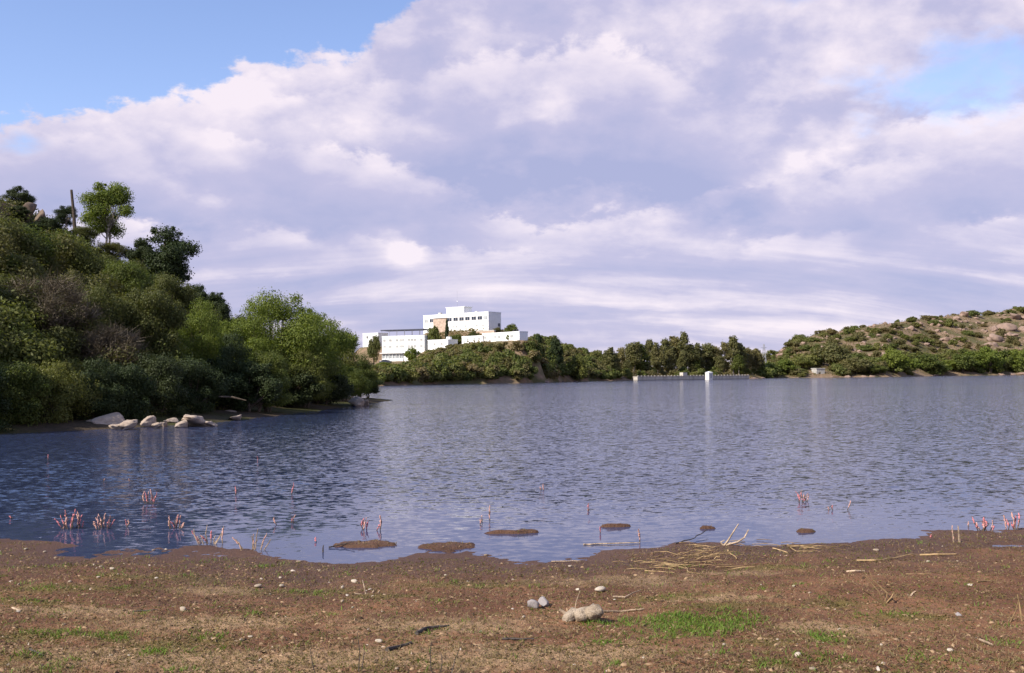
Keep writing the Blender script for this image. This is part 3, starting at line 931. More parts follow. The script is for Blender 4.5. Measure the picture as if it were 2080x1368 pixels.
terrain('far_hills', np.concatenate([np.arange(-420, -75, 8.0), np.arange(-75, 30, 2.0), np.arange(30, 470, 4.0), np.arange(470, 900, 12.0)]), np.concatenate([np.arange(180, 290, 6.0), np.arange(290, 440, 2.5), np.arange(440, 900, 5.0), np.arange(900, 1500, 30)]), fh, M['far_soil'])
o = link('plain', mesh('plain', [(-6000, 1400, 1.0), (6000, 1400, 1.0), (6000, 6500, 1.0), (-6000, 6500, 1.0)], [(0, 1, 2, 3)], M['far_soil'])); tag(o, kind='structure')

p = at(783, 735, 360); make_car('parked_car', 'dark car parked below the glazed floor of the lower block', (p[0], p[1], float(fh(p[0], p[1])) ), R(-20), M['car_dark'])
p = at(836, 734, 356); make_car('parked_car', 'white car parked under the pale tree right of the lower block', (p[0], p[1], float(fh(p[0], p[1]))), R(-15), M['car_white'])

# ------------------------------------------------------------------ dam wall
dL = G(1295, 773.5); dR = G(1522, 770.5)
Ld, angd = wall_frame(dL, dR)
m, nt, b = new_mat('stained_masonry')
co = objcoord(nt); sp = nt.nodes.new('ShaderNodeSeparateXYZ'); nt.links.new(co, sp.inputs[0])
n1 = noise(nt, combine(nt, S(nt, sp.outputs[0]) * 1.0, 0.0, S(nt, sp.outputs[2]) * 0.15), 0.6, 5, 0.65); n2 = noise(nt, co, 0.35, 4, 0.6)
c = mixc(nt, n1.smooth(.4, .68), (0.50, 0.45, 0.38), (0.30, 0.265, 0.22)); c = mixc(nt, n2.smooth(.5, .7) * .5, c, (0.42, 0.35, 0.27))
c = mixc(nt, S(nt, sp.outputs[2]).smooth(.2, .5, .6, 0.0), c, (0.16, 0.14, 0.115))
nt.links.new(c, b.inputs['Base Color']); b.inputs['Roughness'].default_value = .9
M['masonry'] = m
dam = thing('dam_wall', 'long low cream dam wall along the far end of the lake', 'dam', (dL[0], dL[1], 0), angd)
mb = MB(); mb.box(0, 0, -2, Ld, 2.5, 1.45); mb.obj('wall', M['masonry'], dam)
mb = MB(); mb.box(-.1, -.15, 1.453, Ld + .1, 2.65, 1.65); mb.obj('coping', M['masonry'], dam)
pm = MB().box(-.14, -.05, 1.653, .14, .25, 2.05).mesh('parapet_post', M['masonry'])
np_ = 36
for k in range(np_):
    q = link('parapet_post', pm, dam); q.location = (0.5 + (Ld - 1) * k / (np_ - 1), 0.1, 0); q.scale = (1, 1, 1.0)
rm = MB().box(0, 0, 1.85, (Ld - 1) / (np_ - 1) - .29, .12, 1.95).mesh('parapet_rail', M['masonry'])
for k in range(np_ - 1):
    q = link('parapet_rail', rm, dam); q.location = (0.5 + (Ld - 1) * k / (np_ - 1) + .145, .2, 0)
q = at(1386, 767, 452)
mb = MB(); mb.box(-1.2, -.4, 1.654, 1.2, 1.6, 3.1); kk = mb.obj('gate_box', M['masonry'], dam); kk.location.x = Ld * 0.40
tp = G(1440, 771.8)
tw = thing('valve_tower', 'small bright white tower standing in the water against the dam wall', 'tower', (tp[0], tp[1] - 0.2, 0), angd)
mb = MB(); mb.box(-1.1, -1.1, -2, 1.1, 1.1, 3.0); mb.obj('wall', M['white_warm'], tw)
mb = MB(); mb.add([(-1.25, -1.25, 3.003), (1.25, -1.25, 3.003), (1.25, 1.25, 3.003), (-1.25, 1.25, 3.003), (0, 0, 3.5)], [(3, 2, 1, 0), (0, 1, 4), (1, 2, 4), (2, 3, 4), (3, 0, 4)]); mb.obj('roof', M['white'], tw)
mb = MB(); mb.box(-.45, -1.16, 0.7, .45, -1.103, 2.4); mb.obj('door', M['metal'], tw)
# hut
hp = G(1661, 767.3)
hut = thing('concrete_hut', 'small grey concrete hut alone on the far right shore', 'hut', (hp[0], hp[1] - 1.0, 0.35), R(20))
mb = MB(); mb.box(-2.6, -2.2, -2, 2.6, 2.2, 4.3); mb.obj('wall', M['concrete'], hut)
mb = MB(); mb.box(-2.85, -2.45, 4.303, 2.85, 2.45, 4.7); mb.obj('roof', M['concrete'], hut)
mb = MB(); mb.box(-1.4, -2.26, 0.2, -.2, -2.203, 2.4); mb.obj('door', M['timber'], hut)
# pylon
pp = at(1552, 722, 560)
py_ = thing('pylon', 'thin lattice pylon standing behind the gum trees', 'pylon', (pp[0], pp[1], float(fh(pp[0], pp[1]))))
ph = zat(1552, 699, 560) - float(fh(pp[0], pp[1]))
mb = MB()
for sx, sy in ((-1, -1), (1, -1), (1, 1), (-1, 1)): mb.tube([(sx * 1.3, sy * 1.3, 0), (sx * .25, sy * .25, ph)], [.13, .1], 4)
for k in range(7):
    z0, z1 = ph * k / 7, ph * (k + 1) / 7
    w0, w1 = 1.3 - 1.05 * k / 7, 1.3 - 1.05 * (k + 1) / 7
    for s in (-1, 1):
        mb.tube([(-w0, s * w0, z0), (w1, s * w1, z1)], .06, 3); mb.tube([(s * w0, w0, z0), (s * w1, -w1, z1)], .06, 3)
mb.obj('lattice', M['metal'], py_)
mb = MB(); mb.tube([(-1.6, 0, ph * .86), (1.6, 0, ph * .86)], .1, 4); mb.obj('crossarm', M['metal'], py_)

# ------------------------------------------------------------------ far vegetation
FB = [make_bush('scrub', 100 + i, 3.0, 5.0, 14, .45, 1.15, 1300, .26, M['leaf_dry'], 0.6) for i in range(5)]
FG = [make_bush('green_scrub', 120 + i, 3.4, 5.4, 16, .5, 1.2, 1600, .26, M['leaf_scrub'], 0.6) for i in range(4)]
GT = [make_tree('gum', 140 + i, 13.0, 6.6, 5.0, 34, .8, 1.6, 4600, .34, M['leaf_euc'], M['bark_pale'], .22, 1, (0, 0), 1.05, 0.5, 0.4, 0.8, -0.12) for i in range(5)]
WT = [make_tree('shore_tree', 160 + i, 7.5, 9.5, 2.2, 30, .9, 1.7, 4200, .30, M['leaf_bright'], M['bark'], .2, 2, (0, 0), 0.8, 0.5, 0.5, 0.2) for i in range(4)]
rng = random.Random(11)
_line = np.array([(740, 741), (776, 741), (820, 737), (850, 724), (872, 712), (912, 698), (938, 696), (980, 694), (1055, 690), (1066, 689), (1085, 682), (1110, 680)], float)


def ok_far(x, y, z, h):
    a, b2 = project((x, y, z + h))
    if 735 < a < 1085 and b2 < np.interp(a, _line[:, 0], _line[:, 1]): return False
    for (cx, cy, r, zz) in PADS:
        if math.hypot(x - cx, y - cy) < 4.0: return False
    return True


zones = []
n_b = 0
tries = 0
bcnt = {True: 0, False: 0}
while n_b < 520 and tries < 9000:
    tries += 1
    px = rng.uniform(745, 1250); t = rng.random() ** 1.25 * (95 if px > 1075 else 66) + 1.0
    u = upx(px); y = float(far_shore(u)) + t; x = u * y
    s = rng.uniform(0.75, 1.35) * (1.2 if t < 14 else 1.0)
    z = float(fh(x, y))
    while s > 0.42 and not ok_far(x, y, z, 2.9 * s): s *= 0.85
    if z < 0.15 or not ok_far(x, y, z, 2.9 * s): continue
    grn = rng.random() < (0.45 if px > 1080 or t < 12 else 0.22)
    if bcnt[grn] >= (270 if not grn else 250): continue
    bcnt[grn] += 1
    o = link('green_bush' if grn else 'scrub_bush', rng.choice(FG if grn else FB), None, (x, y, z - 0.2), (0, 0, rng.uniform(0, 6.28)), (s * rng.uniform(.85, 1.2), s * rng.uniform(.85, 1.2), s * rng.uniform(.8, 1.15)))
    hue = 'green' if grn else 'olive'
    zn = 'at the waterline' if t < 14 else 'halfway up the slope' if t < 40 else 'high on the slope'
    sd_ = 'below the lower white block' if px < 870 else 'below the long white wing' if px < 1075 else 'on the hill shoulder right of the white buildings'
    lb = f'{hue} bush {zn} {sd_}'; g = f'{hue} bushes {zn} {sd_}'
    tag(o, lb, 'bush', g)
    n_b += 1

for i in range(16):
    px = 1082 + (i * 37) % 46; t = 3 + (i * 11) % 30; u = upx(px); y = float(far_shore(u)) + t; x = u * y
    o = link('shoulder_bush', (FG + FB)[i % 9], None, (x, y, float(fh(x, y)) - .3), (0, 0, i * 1.1), rng.uniform(.8, 1.2))
    tag(o, 'bush on the steep bank under the right end of the long white wing', 'bush', 'bushes on the bank under the long wing')
# named trees round the buildings: (px, base y, top y, depth, width px, proto, label)
SP = [(882, 684, 657, 368, 40, 'mid', 'round dark tree in front of the left end of the large white block'),
      (908, 684, 645, 366, 9, 'cyp', 'narrow dark cypress against the tan stone panel'),
      (760, 714, 677, 375, 34, 'olive', 'brownish tree left of the lower white block'),
      (838, 734, 702, 352, 36, 'bright', 'pale green tree at the right foot of the lower block'),
      (926, 690, 677, 366, 34, 'mid', 'spreading green tree left of the stepped white wing'),
      (1033, 693, 679, 345, 13, 'bright', 'small round green tree in front of the long white wing'),
      (1010, 679, 664, 372, 22, 'olive', 'low tree at the right corner of the large white block'),
      (1040, 677, 655, 376, 34, 'mid', 'taller tree behind the long white wing'),
      (1090, 700, 674, 362, 36, 'dark', 'dark round tree right of the long white wing'),
      (1130, 708, 682, 372, 40, 'dark', 'broad dark tree on the hill crest right of the buildings'),
      (962, 679, 670, 362, 26, 'olive', 'low bush on the tan retaining wall'),
      (1125, 775, 712, 372, 55, 'bright', 'tall bright green tree low on the hill shoulder'),
      (1175, 772, 718, 378, 55, 'mid', 'green tree beside the bright tree near the waterline'),
      (780, 745, 735, 330, 40, 'bright', 'bright green bush at the foot of the lower block')]
LM = {'mid': 'leaf_mid', 'olive': 'leaf_olive', 'bright': 'leaf_bright', 'dark': 'leaf_dark_shade', 'cyp': 'leaf_dark_shade'}
for i, (px, by, ty, Y, wpx, kd, lb) in enumerate(SP):
    p = at(px, by, Y); top = zat(px, ty, Y)
    h = top - p[2]; w = wpx / 2080 * Y
    pr = GT[i % 5] if kd == 'cyp' else WT[i % 4]
    H0, W0 = (13.0, 6.6) if kd == 'cyp' else (7.5, 9.5)
    gz = min(p[2], float(fh(p[0], p[1])))
    k = (top - gz) / H0
    place_tree('cypress' if kd == 'cyp' else 'hill_tree', pr, (p[0], p[1], gz), lb, 'tree', i * 1.3, (w / W0, w / W0, k), None, M[LM[kd]])

# gum trees behind the dam
gum = [(1238, 712, 418), (1262, 716, 440), (1285, 708, 450), (1300, 706, 452), (1318, 702, 470), (1335, 712, 462), (1352, 692, 480), (1372, 690, 486), (1388, 693, 478), (1402, 706, 480), (1418, 708, 488), (1436, 712, 492),
       (1452, 706, 494), (1470, 708, 496), (1488, 700, 505), (1503, 703, 508), (1518, 716, 515), (1534, 722, 520), (1310, 722, 455), (1360, 722, 468), (1410, 728, 480), (1462, 728, 486), (1500, 730, 492), (1250, 735, 420), (1275, 738, 432)]
for i, (px, ty, Y) in enumerate(gum):
    p = at(px, ty - 7 - 5 * (i % 3), Y); gz = float(fh(p[0], p[1]))
    h = p[2] - gz
    k = h / 13.0
    kw = max(0.75, min(k, 1.25)) * rng.uniform(0.95, 1.3)
    lb = 'tall grey-olive gum tree in the stand behind the dam wall' if i < 18 else 'shorter gum tree at the front of the stand behind the dam'
    gt = 'tall gum trees behind the dam' if i < 18 else 'shorter gum trees behind the dam'
    place_tree('gum_tree', GT[i % 5], (p[0], p[1], gz), lb, 'tree', rng.uniform(0, 6.28), (kw, kw, k), gt, M['leaf_mid'] if i in (3, 20, 22) else None)
# undergrowth along the dam foot
for i in range(34):
    px = rng.uniform(1235, 1560); Y = float(far_shore(upx(px))) + rng.uniform(4, 40)
    x = upx(px) * Y
    o = link('dam_bush', rng.choice(FG + FB), None, (x, Y, float(fh(x, Y)) - .2), (0, 0, rng.uniform(0, 6)), rng.uniform(0.8, 1.5))
    tag(o, 'low bush growing under the gum trees behind the dam', 'bush', 'bushes under the gum trees')

# right rocky hill: outcrops, scrub, shore trees
RK = [rock_mesh(200 + i, 3, 0.6, True, M['granite']) for i in range(6)]
nr_ = 0
rocks = []
BIG = [(2040, 668, 22), (2025, 690, 16), (2065, 645, 16), (2010, 700, 14), (1960, 640, 12), (1945, 648, 8), (1862, 658, 11), (1848, 668, 9), (1812, 660, 7), (1775, 662, 6), (1650, 678, 9), (1640, 688, 7), (1632, 692, 6), (1660, 675, 6), (1800, 690, 8), (1785, 682, 7),
       (1725, 705, 7), (1590, 712, 8), (1600, 718, 7), (1780, 716, 7), (1920, 690, 10), (1905, 672, 8), (2050, 682, 12), (2075, 672, 12), (1985, 655, 7), (1880, 700, 7), (1950, 670, 8), (1700, 690, 6)]
for (px, py, rp) in BIG:
    # where the sight line meets the hill
    Ys = np.linspace(520, 900, 500); d = ray(px, py); P = CAM[None] + d[None] * Ys[:, None]
    g = fh(P[:, 0], P[:, 1]); k = int(np.argmax(P[:, 2] < g + 0.5)) or 300
    rocks.append((P[k, 0], P[k, 1], float(g[k]), rp / 2080 * Ys[k] * 1.05, True))
    for q_ in range(2): rocks.append((P[k, 0] + rng.uniform(-1, 1) * rp / 2080 * Ys[k] * 1.5, P[k, 1] - rng.uniform(0, 2), float(g[k]) - .4, rp / 2080 * Ys[k] * rng.uniform(.45, .75), True))
for i in range(120):
    px = rng.uniform(1580, 2150); k = rng.uniform(0.35, 1.03); u = upx(px)
    y = float(far_shore(u)) + k * float(np.interp(px, _ct[:, 0], _ct[:, 1])); x = u * y
    rocks.append((x, y, float(fh(x, y)), rng.uniform(0.8, 2.6), False))
for (x, y, z, r, big) in rocks:
    o = link('granite_boulder', rng.choice(RK), None, (x, y, z + r * 0.12), (rng.uniform(-.3, .3), rng.uniform(-.3, .3), rng.uniform(0, 6.28)), (r * rng.uniform(.9, 1.4), r * rng.uniform(.8, 1.1), r * rng.uniform(.55, .85)))
    if big: tag(o, 'large pinkish granite outcrop among scrub on the right hill', 'rock', 'large granite outcrops on the right hill')
    else: tag(o, 'small granite boulder half hidden by scrub on the right hill', 'rock', 'small boulders on the right hill')
RB = 0; tries = 0; cnt = {True: 0, False: 0}
while RB < 400 and tries < 6000:
    tries += 1
    px = rng.uniform(1545, 2160); k = rng.uniform(0.015, 1.06) ** 1.0; u = upx(px)
    y = float(far_shore(u)) + k * float(np.interp(px, _ct[:, 0], _ct[:, 1])); x = u * y
    z = float(fh(x, y))
    s = rng.uniform(0.7, 1.9) * (1.35 if k < 0.3 else 0.95)
    bad = any(b3 and abs(x - a3 * 1.0) < r3 * 1.1 and -r3 * 2.5 < (y - y3) < r3 * 0.8 for (a3, y3, z3, r3, b3) in rocks)
    if bad or (abs(px - 1661) < 26 and k < .22): continue
    gk = rng.random() < (.6 if k < .3 else .4)
    if cnt[gk] >= 230: continue
    cnt[gk] += 1
    o = link('green_shrub' if gk else 'hill_scrub', rng.choice(FG if gk else FB), None, (x, y, z - .25), (0, 0, rng.uniform(0, 6.28)), (s * rng.uniform(.7, 1.7), s * rng.uniform(.8, 1.3), s * rng.uniform(.6, 1.15)))
    hue = 'green' if o.data in FG else 'olive'
    zone = 'at the foot' if k < .3 else 'halfway up' if k < .75 else 'along the crest'
    side = 'its left end' if px < 1700 else 'its middle' if px < 1900 else 'its rocky right end'
    tag(o, f'{hue} scrub bush {zone} of the rocky right hill near {side}', 'bush', f'{hue} scrub {zone} of the right hill near {side}')
    RB += 1
shore_trees = [(1560, 733, 60), (1592, 728, 55), (1690, 690, 80), (1628, 722, 50), (1742, 722, 70), (1718, 728, 55), (1768, 735, 45), (1812, 702, 60), (1845, 722, 60), (1880, 718, 80), (1905, 735, 60), (1925, 730, 60), (1955, 715, 60), (1972, 712, 70), (2010, 700, 60), (2040, 706, 60), (2065, 705, 60), (1990, 735, 60), (1785, 740, 40), (2100, 700, 70)]
for i, (px, ty, wpx) in enumerate(shore_trees):
    u = upx(px); Y = float(far_shore(u)) + (26 if px in (1690, 1628) else 6 + (i * 7) % 14)
    p = at(px, ty, Y); gz = float(fh(p[0], p[1])); k = (p[2] - gz) / 7.5; w = wpx / 2080 * Y / 9.5
    big = px == 1690
    place_tree('shore_tree', WT[i % 4], (p[0], p[1], gz), 'tall olive tree standing behind the concrete hut' if big else 'rounded green tree at the foot of the rocky right hill', 'tree', i * 1.7, (w, w, k), None if big else 'green trees along the far right shore', M['leaf_euc'] if big or i in (4, 5) else (M['leaf_mid'] if i % 3 == 0 else None))
# pale rocks along the far right waterline
for i, (px, wpx) in enumerate([(1530, 20), (1548, 16), (1600, 14), (1690, 26), (1720, 34), (1752, 22), (1772, 24), (1845, 20), (1868, 26), (1893, 30), (1905, 16), (2030, 24), (2055, 34), (2075, 40), (1640, 14), (1620, 12), (940, 14), (1000, 12), (1110, 26), (1140, 16), (1165, 22), (1200, 18), (870, 12), (822, 14)]):
    u = upx(px); Y = float(far_shore(u)) - 0.5
    for dy in np.arange(-8, 12, 0.5):
        if float(fh(u * (Y + dy), Y + dy)) > 0.05: Y = Y + dy; break
    r = wpx / 2080 * Y / 2
    o = link('shore_rock', RK[i % 6], None, (u * Y, Y, 0.1), (0, 0, i * 1.1), (r * 1.1, r * .7, r * 0.32))
    tag(o, 'flat pale rock at the far waterline under the ' + ('rocky right hill' if px > 1500 else 'building hill'), 'rock', 'waterline rocks under the ' + ('right hill' if px > 1500 else 'building hill'))

# ------------------------------------------------------------------ trees on the wooded point
T_BR = [make_tree('willow', 300 + i, 9.0, 8.6, 3.0, 42, .75, 1.5, 36000, .088, M['leaf_bright'], M['bark'], .17, 3, (0, 0), 0.85, 0.42, 0.42, 0.6, -0.05, 0.2) for i in range(3)]
T_MD = [make_tree('thorn_tree', 320 + i, 7.0, 7.6, 2.4, 38, .65, 1.3, 30000, .082, M['leaf_mid'], M['bark'], .15, 3, (0, 0), 0.8, 0.5, 0.42, 0.4) for i in range(3)]
T_OL = [make_tree('olive_tree', 340 + i, 6.0, 7.0, 2.0, 34, .6, 1.2, 26000, .078, M['leaf_olive'], M['bark'], .14, 3, (0, 0), 0.8, 0.5, 0.42, 0.3) for i in range(3)]
T_DK = [make_tree('dark_tree', 360 + i, 6.5, 6.0, 2.6, 30, .55, 1.15, 24000, .085, M['leaf_dark_shade'], M['bark'], .16, 2, (0, 0), 0.75, 0.55, 0.3, 1.4) for i in range(2)]
T_TALL = make_tree('tall_tree', 381, 6.0, 5.4, 2.6, 34, .42, .9, 22000, .07, M['leaf_mid'], M['bark_pale'], .11, 2, (0, 0), 0.7, 0.5, 0.25, 1.7)
B_OL = [make_bush('slope_bush', 400 + i, 2.4, 3.6, 16, .40, .85, 11000, .066, M['leaf_olive'], 0.5) for i in range(3)]
B_MD = [make_bush('slope_bush_green', 410 + i, 2.4, 3.6, 16, .40, .85, 11000, .066, M['leaf_mid'], 0.5) for i in range(3)]


def twiggy(seed, h, w, nstem=9, ntwig=5200):
    """bare grey-brown shrub: stems and a cloud of fine twigs, few leaves"""
    rs = np.random.RandomState(seed)
    cen, rad = crown_clumps(rs, 26, w, 0.4, h, .7, 1.3, 0.9)
    sk = skeleton(rs, cen, 1.4, .11, 5, (0, 0), nstem)
    vs, fs = [], []
    c = np.asarray(cen); rd = np.asarray(rad)
    k = rs.randint(0, len(c), ntwig)
    d = rs.normal(size=(ntwig, 3)); d[:, 2] = np.abs(d[:, 2]) * 0.8 + 0.1; d /= np.linalg.norm(d, axis=1)[:, None]
    p0 = c[k] + rs.normal(size=(ntwig, 3)) * rd[k] * 0.3
    ln = rs.uniform(0.4, 1.1, ntwig)[:, None]
    p1 = p0 + d * ln
    s = np.cross(d, rs.normal(size=(ntwig, 3))); s /= np.linalg.norm(s, axis=1)[:, None]
    w_ = rs.uniform(.010, .022, ntwig)[:, None]
    v = np.stack([p0 - s * w_, p0 + s * w_, p1 + s * w_ * .3, p1 - s * w_ * .3], 1).reshape(-1, 3)
    f = np.arange(4 * ntwig).reshape(-1, 4)
    v2, f2 = leaves(rs, cen, rad, 4200, .065, 0.4, 0.3)
    v = np.concatenate([v, v2]); f = np.concatenate([f, f2 + 4 * ntwig])
    return (sk.mesh('shrub_stems', M['bark']), mesh('shrub_twigs', v, f, M['twig_brown']))


TW = [twiggy(430, 5.5, 7.0), twiggy(431, 4.5, 6.0)]


def on_hill(px, Y):
    x = upx(px) * Y
    return x, Y, float(hl(x, Y))


def bank_tree(px, Y, top_py, wpx, protos, H0, W0, label, i, name='bank_tree', lmat=None, cat='tree', group=None, sink=0.2):
    x, y, z = on_hill(px, Y)
    z = max(z, 0.05) - sink
    h = zat(px, top_py, Y) - z; w = wpx / 2080 * Y
    pr = protos[i % len(protos)] if isinstance(protos, list) else protos
    return place_tree(name, pr, (x, y, z), label, cat, i * 2.1, (w / W0, w / W0, h / H0), group, lmat)


bank_tree(575, 72, 566, 230, T_BR, 9, 8.6, 'tallest bright green tree on the wooded point, beside the sky', 0)
bank_tree(500, 70, 612, 180, T_BR, 9, 8.6, 'bright green tree left of the tallest one on the point', 1)
bank_tree(640, 78, 604, 180, T_BR, 9, 8.6, 'bright green tree right of the tallest one on the point', 2)
bank_tree(395, 63, 603, 150, T_BR, 9, 8.6, 'bright green waterside tree near the middle of the point', 4)
bank_tree(690, 90, 660, 120, T_MD, 7, 7.6, 'darker tree near the tip of the wooded point', 1)
bank_tree(730, 97, 715, 80, T_MD, 7, 7.6, 'small dark tree last at the tip of the wooded point', 2)
bank_tree(748, 100, 762, 70, T_DK, 6.5, 6.0, 'low dark bush overhanging the water at the tip', 0, 'bank_bush', None, 'bush')
bank_tree(700, 86, 740, 110, T_MD, 7, 7.6, 'bushy tree hanging over the water before the tip', 0)
bank_tree(620, 71, 690, 150, T_BR, 9, 8.6, 'low spreading tree over the water below the tallest tree', 5, lmat=M['leaf_mid'])
bank_tree(545, 63, 705, 130, T_MD, 7, 7.6, 'green bush at the waterline under the tallest tree', 4)
bank_tree(465, 62, 670, 120, T_MD, 7, 7.6, 'dark waterside tree right of the pale rocks', 5, lmat=M['leaf_dark_shade'])
bank_tree(295, 59, 560, 190, T_OL, 6, 7.0, 'broad olive tree above the pale bank rocks', 0)
bank_tree(190, 57, 560, 160, T_OL, 6, 7.0, 'olive tree behind the bare brown shrub', 1)
bank_tree(20, 50, 655, 150, T_MD, 7, 7.6, 'green waterside tree at the left edge', 7)
bank_tree(-60, 47, 640, 150, T_MD, 7, 7.6, 'green waterside tree at the far left edge', 8)
bank_tree(-120, 44, 600, 200, T_OL, 6, 7.0, 'olive tree just beyond the left edge', 8)
bank_tree(95, 53, 545, 230, TW, 5.5, 7.0, 'bare grey-brown twiggy shrub at the left', 0, 'bare_shrub', None, 'shrub')
bank_tree(225, 54, 655, 170, TW, 4.5, 6.0, 'smaller bare brown shrub over the rocky shore', 1, 'bare_shrub', None, 'shrub')
bank_tree(250, 66, 520, 150, T_MD, 7, 7.6, 'green tree on the slope under the tall crest tree', 4)
bank_tree(340, 72, 545, 130, T_OL, 6, 7.0, 'olive tree on the slope under the dark crest tree', 5)
bank_tree(430, 82, 590, 90, T_DK, 6.5, 6.0, 'dark tree on the crest left of the bright trees', 7)
bank_tree(400, 78, 575, 70, T_DK, 6.5, 6.0, 'small dark tree below the dark crest tree', 8)
for i, (px, Y, ty, wpx, pr_, lm_, lb) in enumerate([  # bank fill: the dark leaf colour stands in for shade under the canopy
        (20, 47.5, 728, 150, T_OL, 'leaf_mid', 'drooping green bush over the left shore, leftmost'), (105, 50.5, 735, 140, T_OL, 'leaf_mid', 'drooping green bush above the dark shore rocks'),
        (185, 54, 742, 120, T_MD, 'leaf_dark_shade', 'drooping shade-coloured bush behind the rounded pale rock'), (250, 57.5, 735, 120, T_OL, 'leaf_dark_shade', 'drooping shade-coloured bush behind the leaning pale rock'),
        (320, 60, 728, 130, T_MD, 'leaf_dark_shade', 'drooping shade-coloured bush behind the pinkish shore rock'), (392, 61, 735, 120, T_OL, 'leaf_dark_shade', 'drooping shade-coloured bush behind the longest pale rock'),
        (455, 63.5, 745, 120, T_DK, None, 'drooping shade-coloured bush right of the pale rocks'), (515, 66, 752, 110, T_DK, None, 'low shade-coloured bush where the bank bends'),
        (600, 74, 762, 110, T_DK, None, 'low shade-coloured bush under the brightest trees'), (660, 82, 765, 110, T_DK, None, 'low shade-coloured bush before the tip rocks'), (-60, 45, 735, 160, T_MD, 'leaf_dark_shade', 'drooping shade-coloured bush beyond the left edge')]):
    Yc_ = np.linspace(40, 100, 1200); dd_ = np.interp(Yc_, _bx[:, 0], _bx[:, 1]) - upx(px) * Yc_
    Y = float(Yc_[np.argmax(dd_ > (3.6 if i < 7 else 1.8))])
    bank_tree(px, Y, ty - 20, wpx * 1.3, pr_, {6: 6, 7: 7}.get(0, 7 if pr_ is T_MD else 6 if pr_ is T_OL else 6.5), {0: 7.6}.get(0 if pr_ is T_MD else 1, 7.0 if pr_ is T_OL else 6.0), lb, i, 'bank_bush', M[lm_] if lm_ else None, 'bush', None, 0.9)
# crest trees, standing out against the sky
bank_tree(218, 87, 362, 140, T_TALL, 6.0, 5.4, 'tall airy pale-trunked tree on the crest against the sky', 0, 'crest_tree', M['leaf_bright'])
bank_tree(338, 86, 456, 150, T_DK, 6.5, 6.0, 'dark ragged tree on the crest against the sky', 0, 'crest_tree')
bank_tree(283, 85, 480, 70, T_DK, 6.5, 6.0, 'small dark tree between the two crest trees', 1, 'crest_tree')
bank_tree(132, 84, 415, 62, T_TALL, 6.0, 5.4, 'small thin tree around the leaning pole on the crest', 3, 'crest_tree', M['leaf_dark_shade'])
bank_tree(36, 80, 378, 70, T_DK, 6.5, 6.0, 'flat windswept tree on the rocks at the top left', 4, 'crest_tree')
bank_tree(-30, 80, 400, 130, T_DK, 6.5, 6.0, 'dark tree at the top left edge of the crest', 5, 'crest_tree')
bank_tree(60, 74, 452, 80, T_DK, 6.5, 6.0, 'dark shrub in front of the crest rock pile', 6, 'crest_bush', None, 'bush')
bank_tree(15, 74, 440, 90, T_DK, 6.5, 6.0, 'dark shrub left of the crest rock pile', 7, 'crest_bush', None, 'bush')
bank_tree(35, 75.5, 418, 60, T_DK, 6.5, 6.0, 'dark shrub growing among the crest rocks', 2, 'crest_bush', None, 'bush')
bank_tree(98, 76, 440, 70, T_DK, 6.5, 6.0, 'dark shrub right of the crest rock pile', 3, 'crest_bush', None, 'bush')
bank_tree(165, 82, 455, 80, T_OL, 6, 7.0, 'olive bush joining the leaning pole to the tall tree', 3, 'crest_bush', None, 'bush')
bank_tree(225, 85, 488, 90, T_OL, 6, 7.0, 'olive bush at the foot of the tall crest tree', 4, 'crest_bush', None, 'bush')
# slope bushes
rng = random.Random(23)
nb = 0; tries = 0
while nb < 210 and tries < 4000:
    tries += 1
    px = rng.uniform(-160, 560); Y = rng.uniform(46, 98)
    x = upx(px) * Y; d = float(bank_x(Y)) - x
    if d < 5.5 or d > 32: continue
    z = float(hl(x, Y)); s = rng.uniform(0.65, 1.35)
    tp = project((x, Y, z + 2.2 * s))
    lim = np.interp(tp[0], [-150, 0, 40, 105, 150, 200, 260, 330, 400, 440, 520, 560], [420, 425, 455, 460, 480, 500, 520, 560, 590, 610, 620, 620])
    if tp[1] < lim: continue
    o = link('slope_bush', rng.choice(B_MD if rng.random() < .45 else B_OL), None, (x, Y, z - .25), (0, 0, rng.uniform(0, 6.28)), (s * rng.uniform(.9, 1.2), s * rng.uniform(.9, 1.2), s * rng.uniform(.85, 1.2)))
    hue = 'green' if o.data in B_MD else 'olive'
    zone = ('near the foot of the wooded slope' if d < 11 else 'halfway up the wooded slope' if d < 20 else 'along the top of the wooded slope')
    side = ('at the left edge' if tp[0] < 120 else 'below the pole and tall tree' if tp[0] < 280 else 'towards the tip of the point')
    tag(o, f'{hue} scrub bush {zone} {side}', 'bush', f'{hue} scrub {zone} {side}')
    nb += 1
# low ground cover between the bushes, one mass on each hill
def cover(name, xy, fn, hgt, size, mat, seed):
    rs = np.random.RandomState(seed)
    z = fn(xy[:, 0], xy[:, 1]); ok = z > 0.25
    xy, z = xy[ok], z[ok]; n = len(xy)
    c = np.stack([xy[:, 0], xy[:, 1], z + hgt * rs.rand(n) ** 1.5 * np.clip(.6 + 1.4 * fbm(xy[:, 0], xy[:, 1], .35 / hgt, 2, seed), .1, 1.6)], 1)
    nor = rs.normal(size=(n, 3)) * .6 + [0, 0, .7]; nor /= np.linalg.norm(nor, axis=1)[:, None]
    a = np.cross(nor, rs.normal(size=(n, 3))); a /= np.linalg.norm(a, axis=1)[:, None]; b2 = np.cross(nor, a)
    q = size * rs.uniform(.5, 1.4, n)[:, None]
    v = np.stack([c + a * q, c + b2 * q * .6, c - a * q, c - b2 * q * .6], 1).reshape(-1, 3)
    tag(link(name, mesh(name, v, np.arange(4 * n).reshape(n, 4), mat)), kind='stuff')


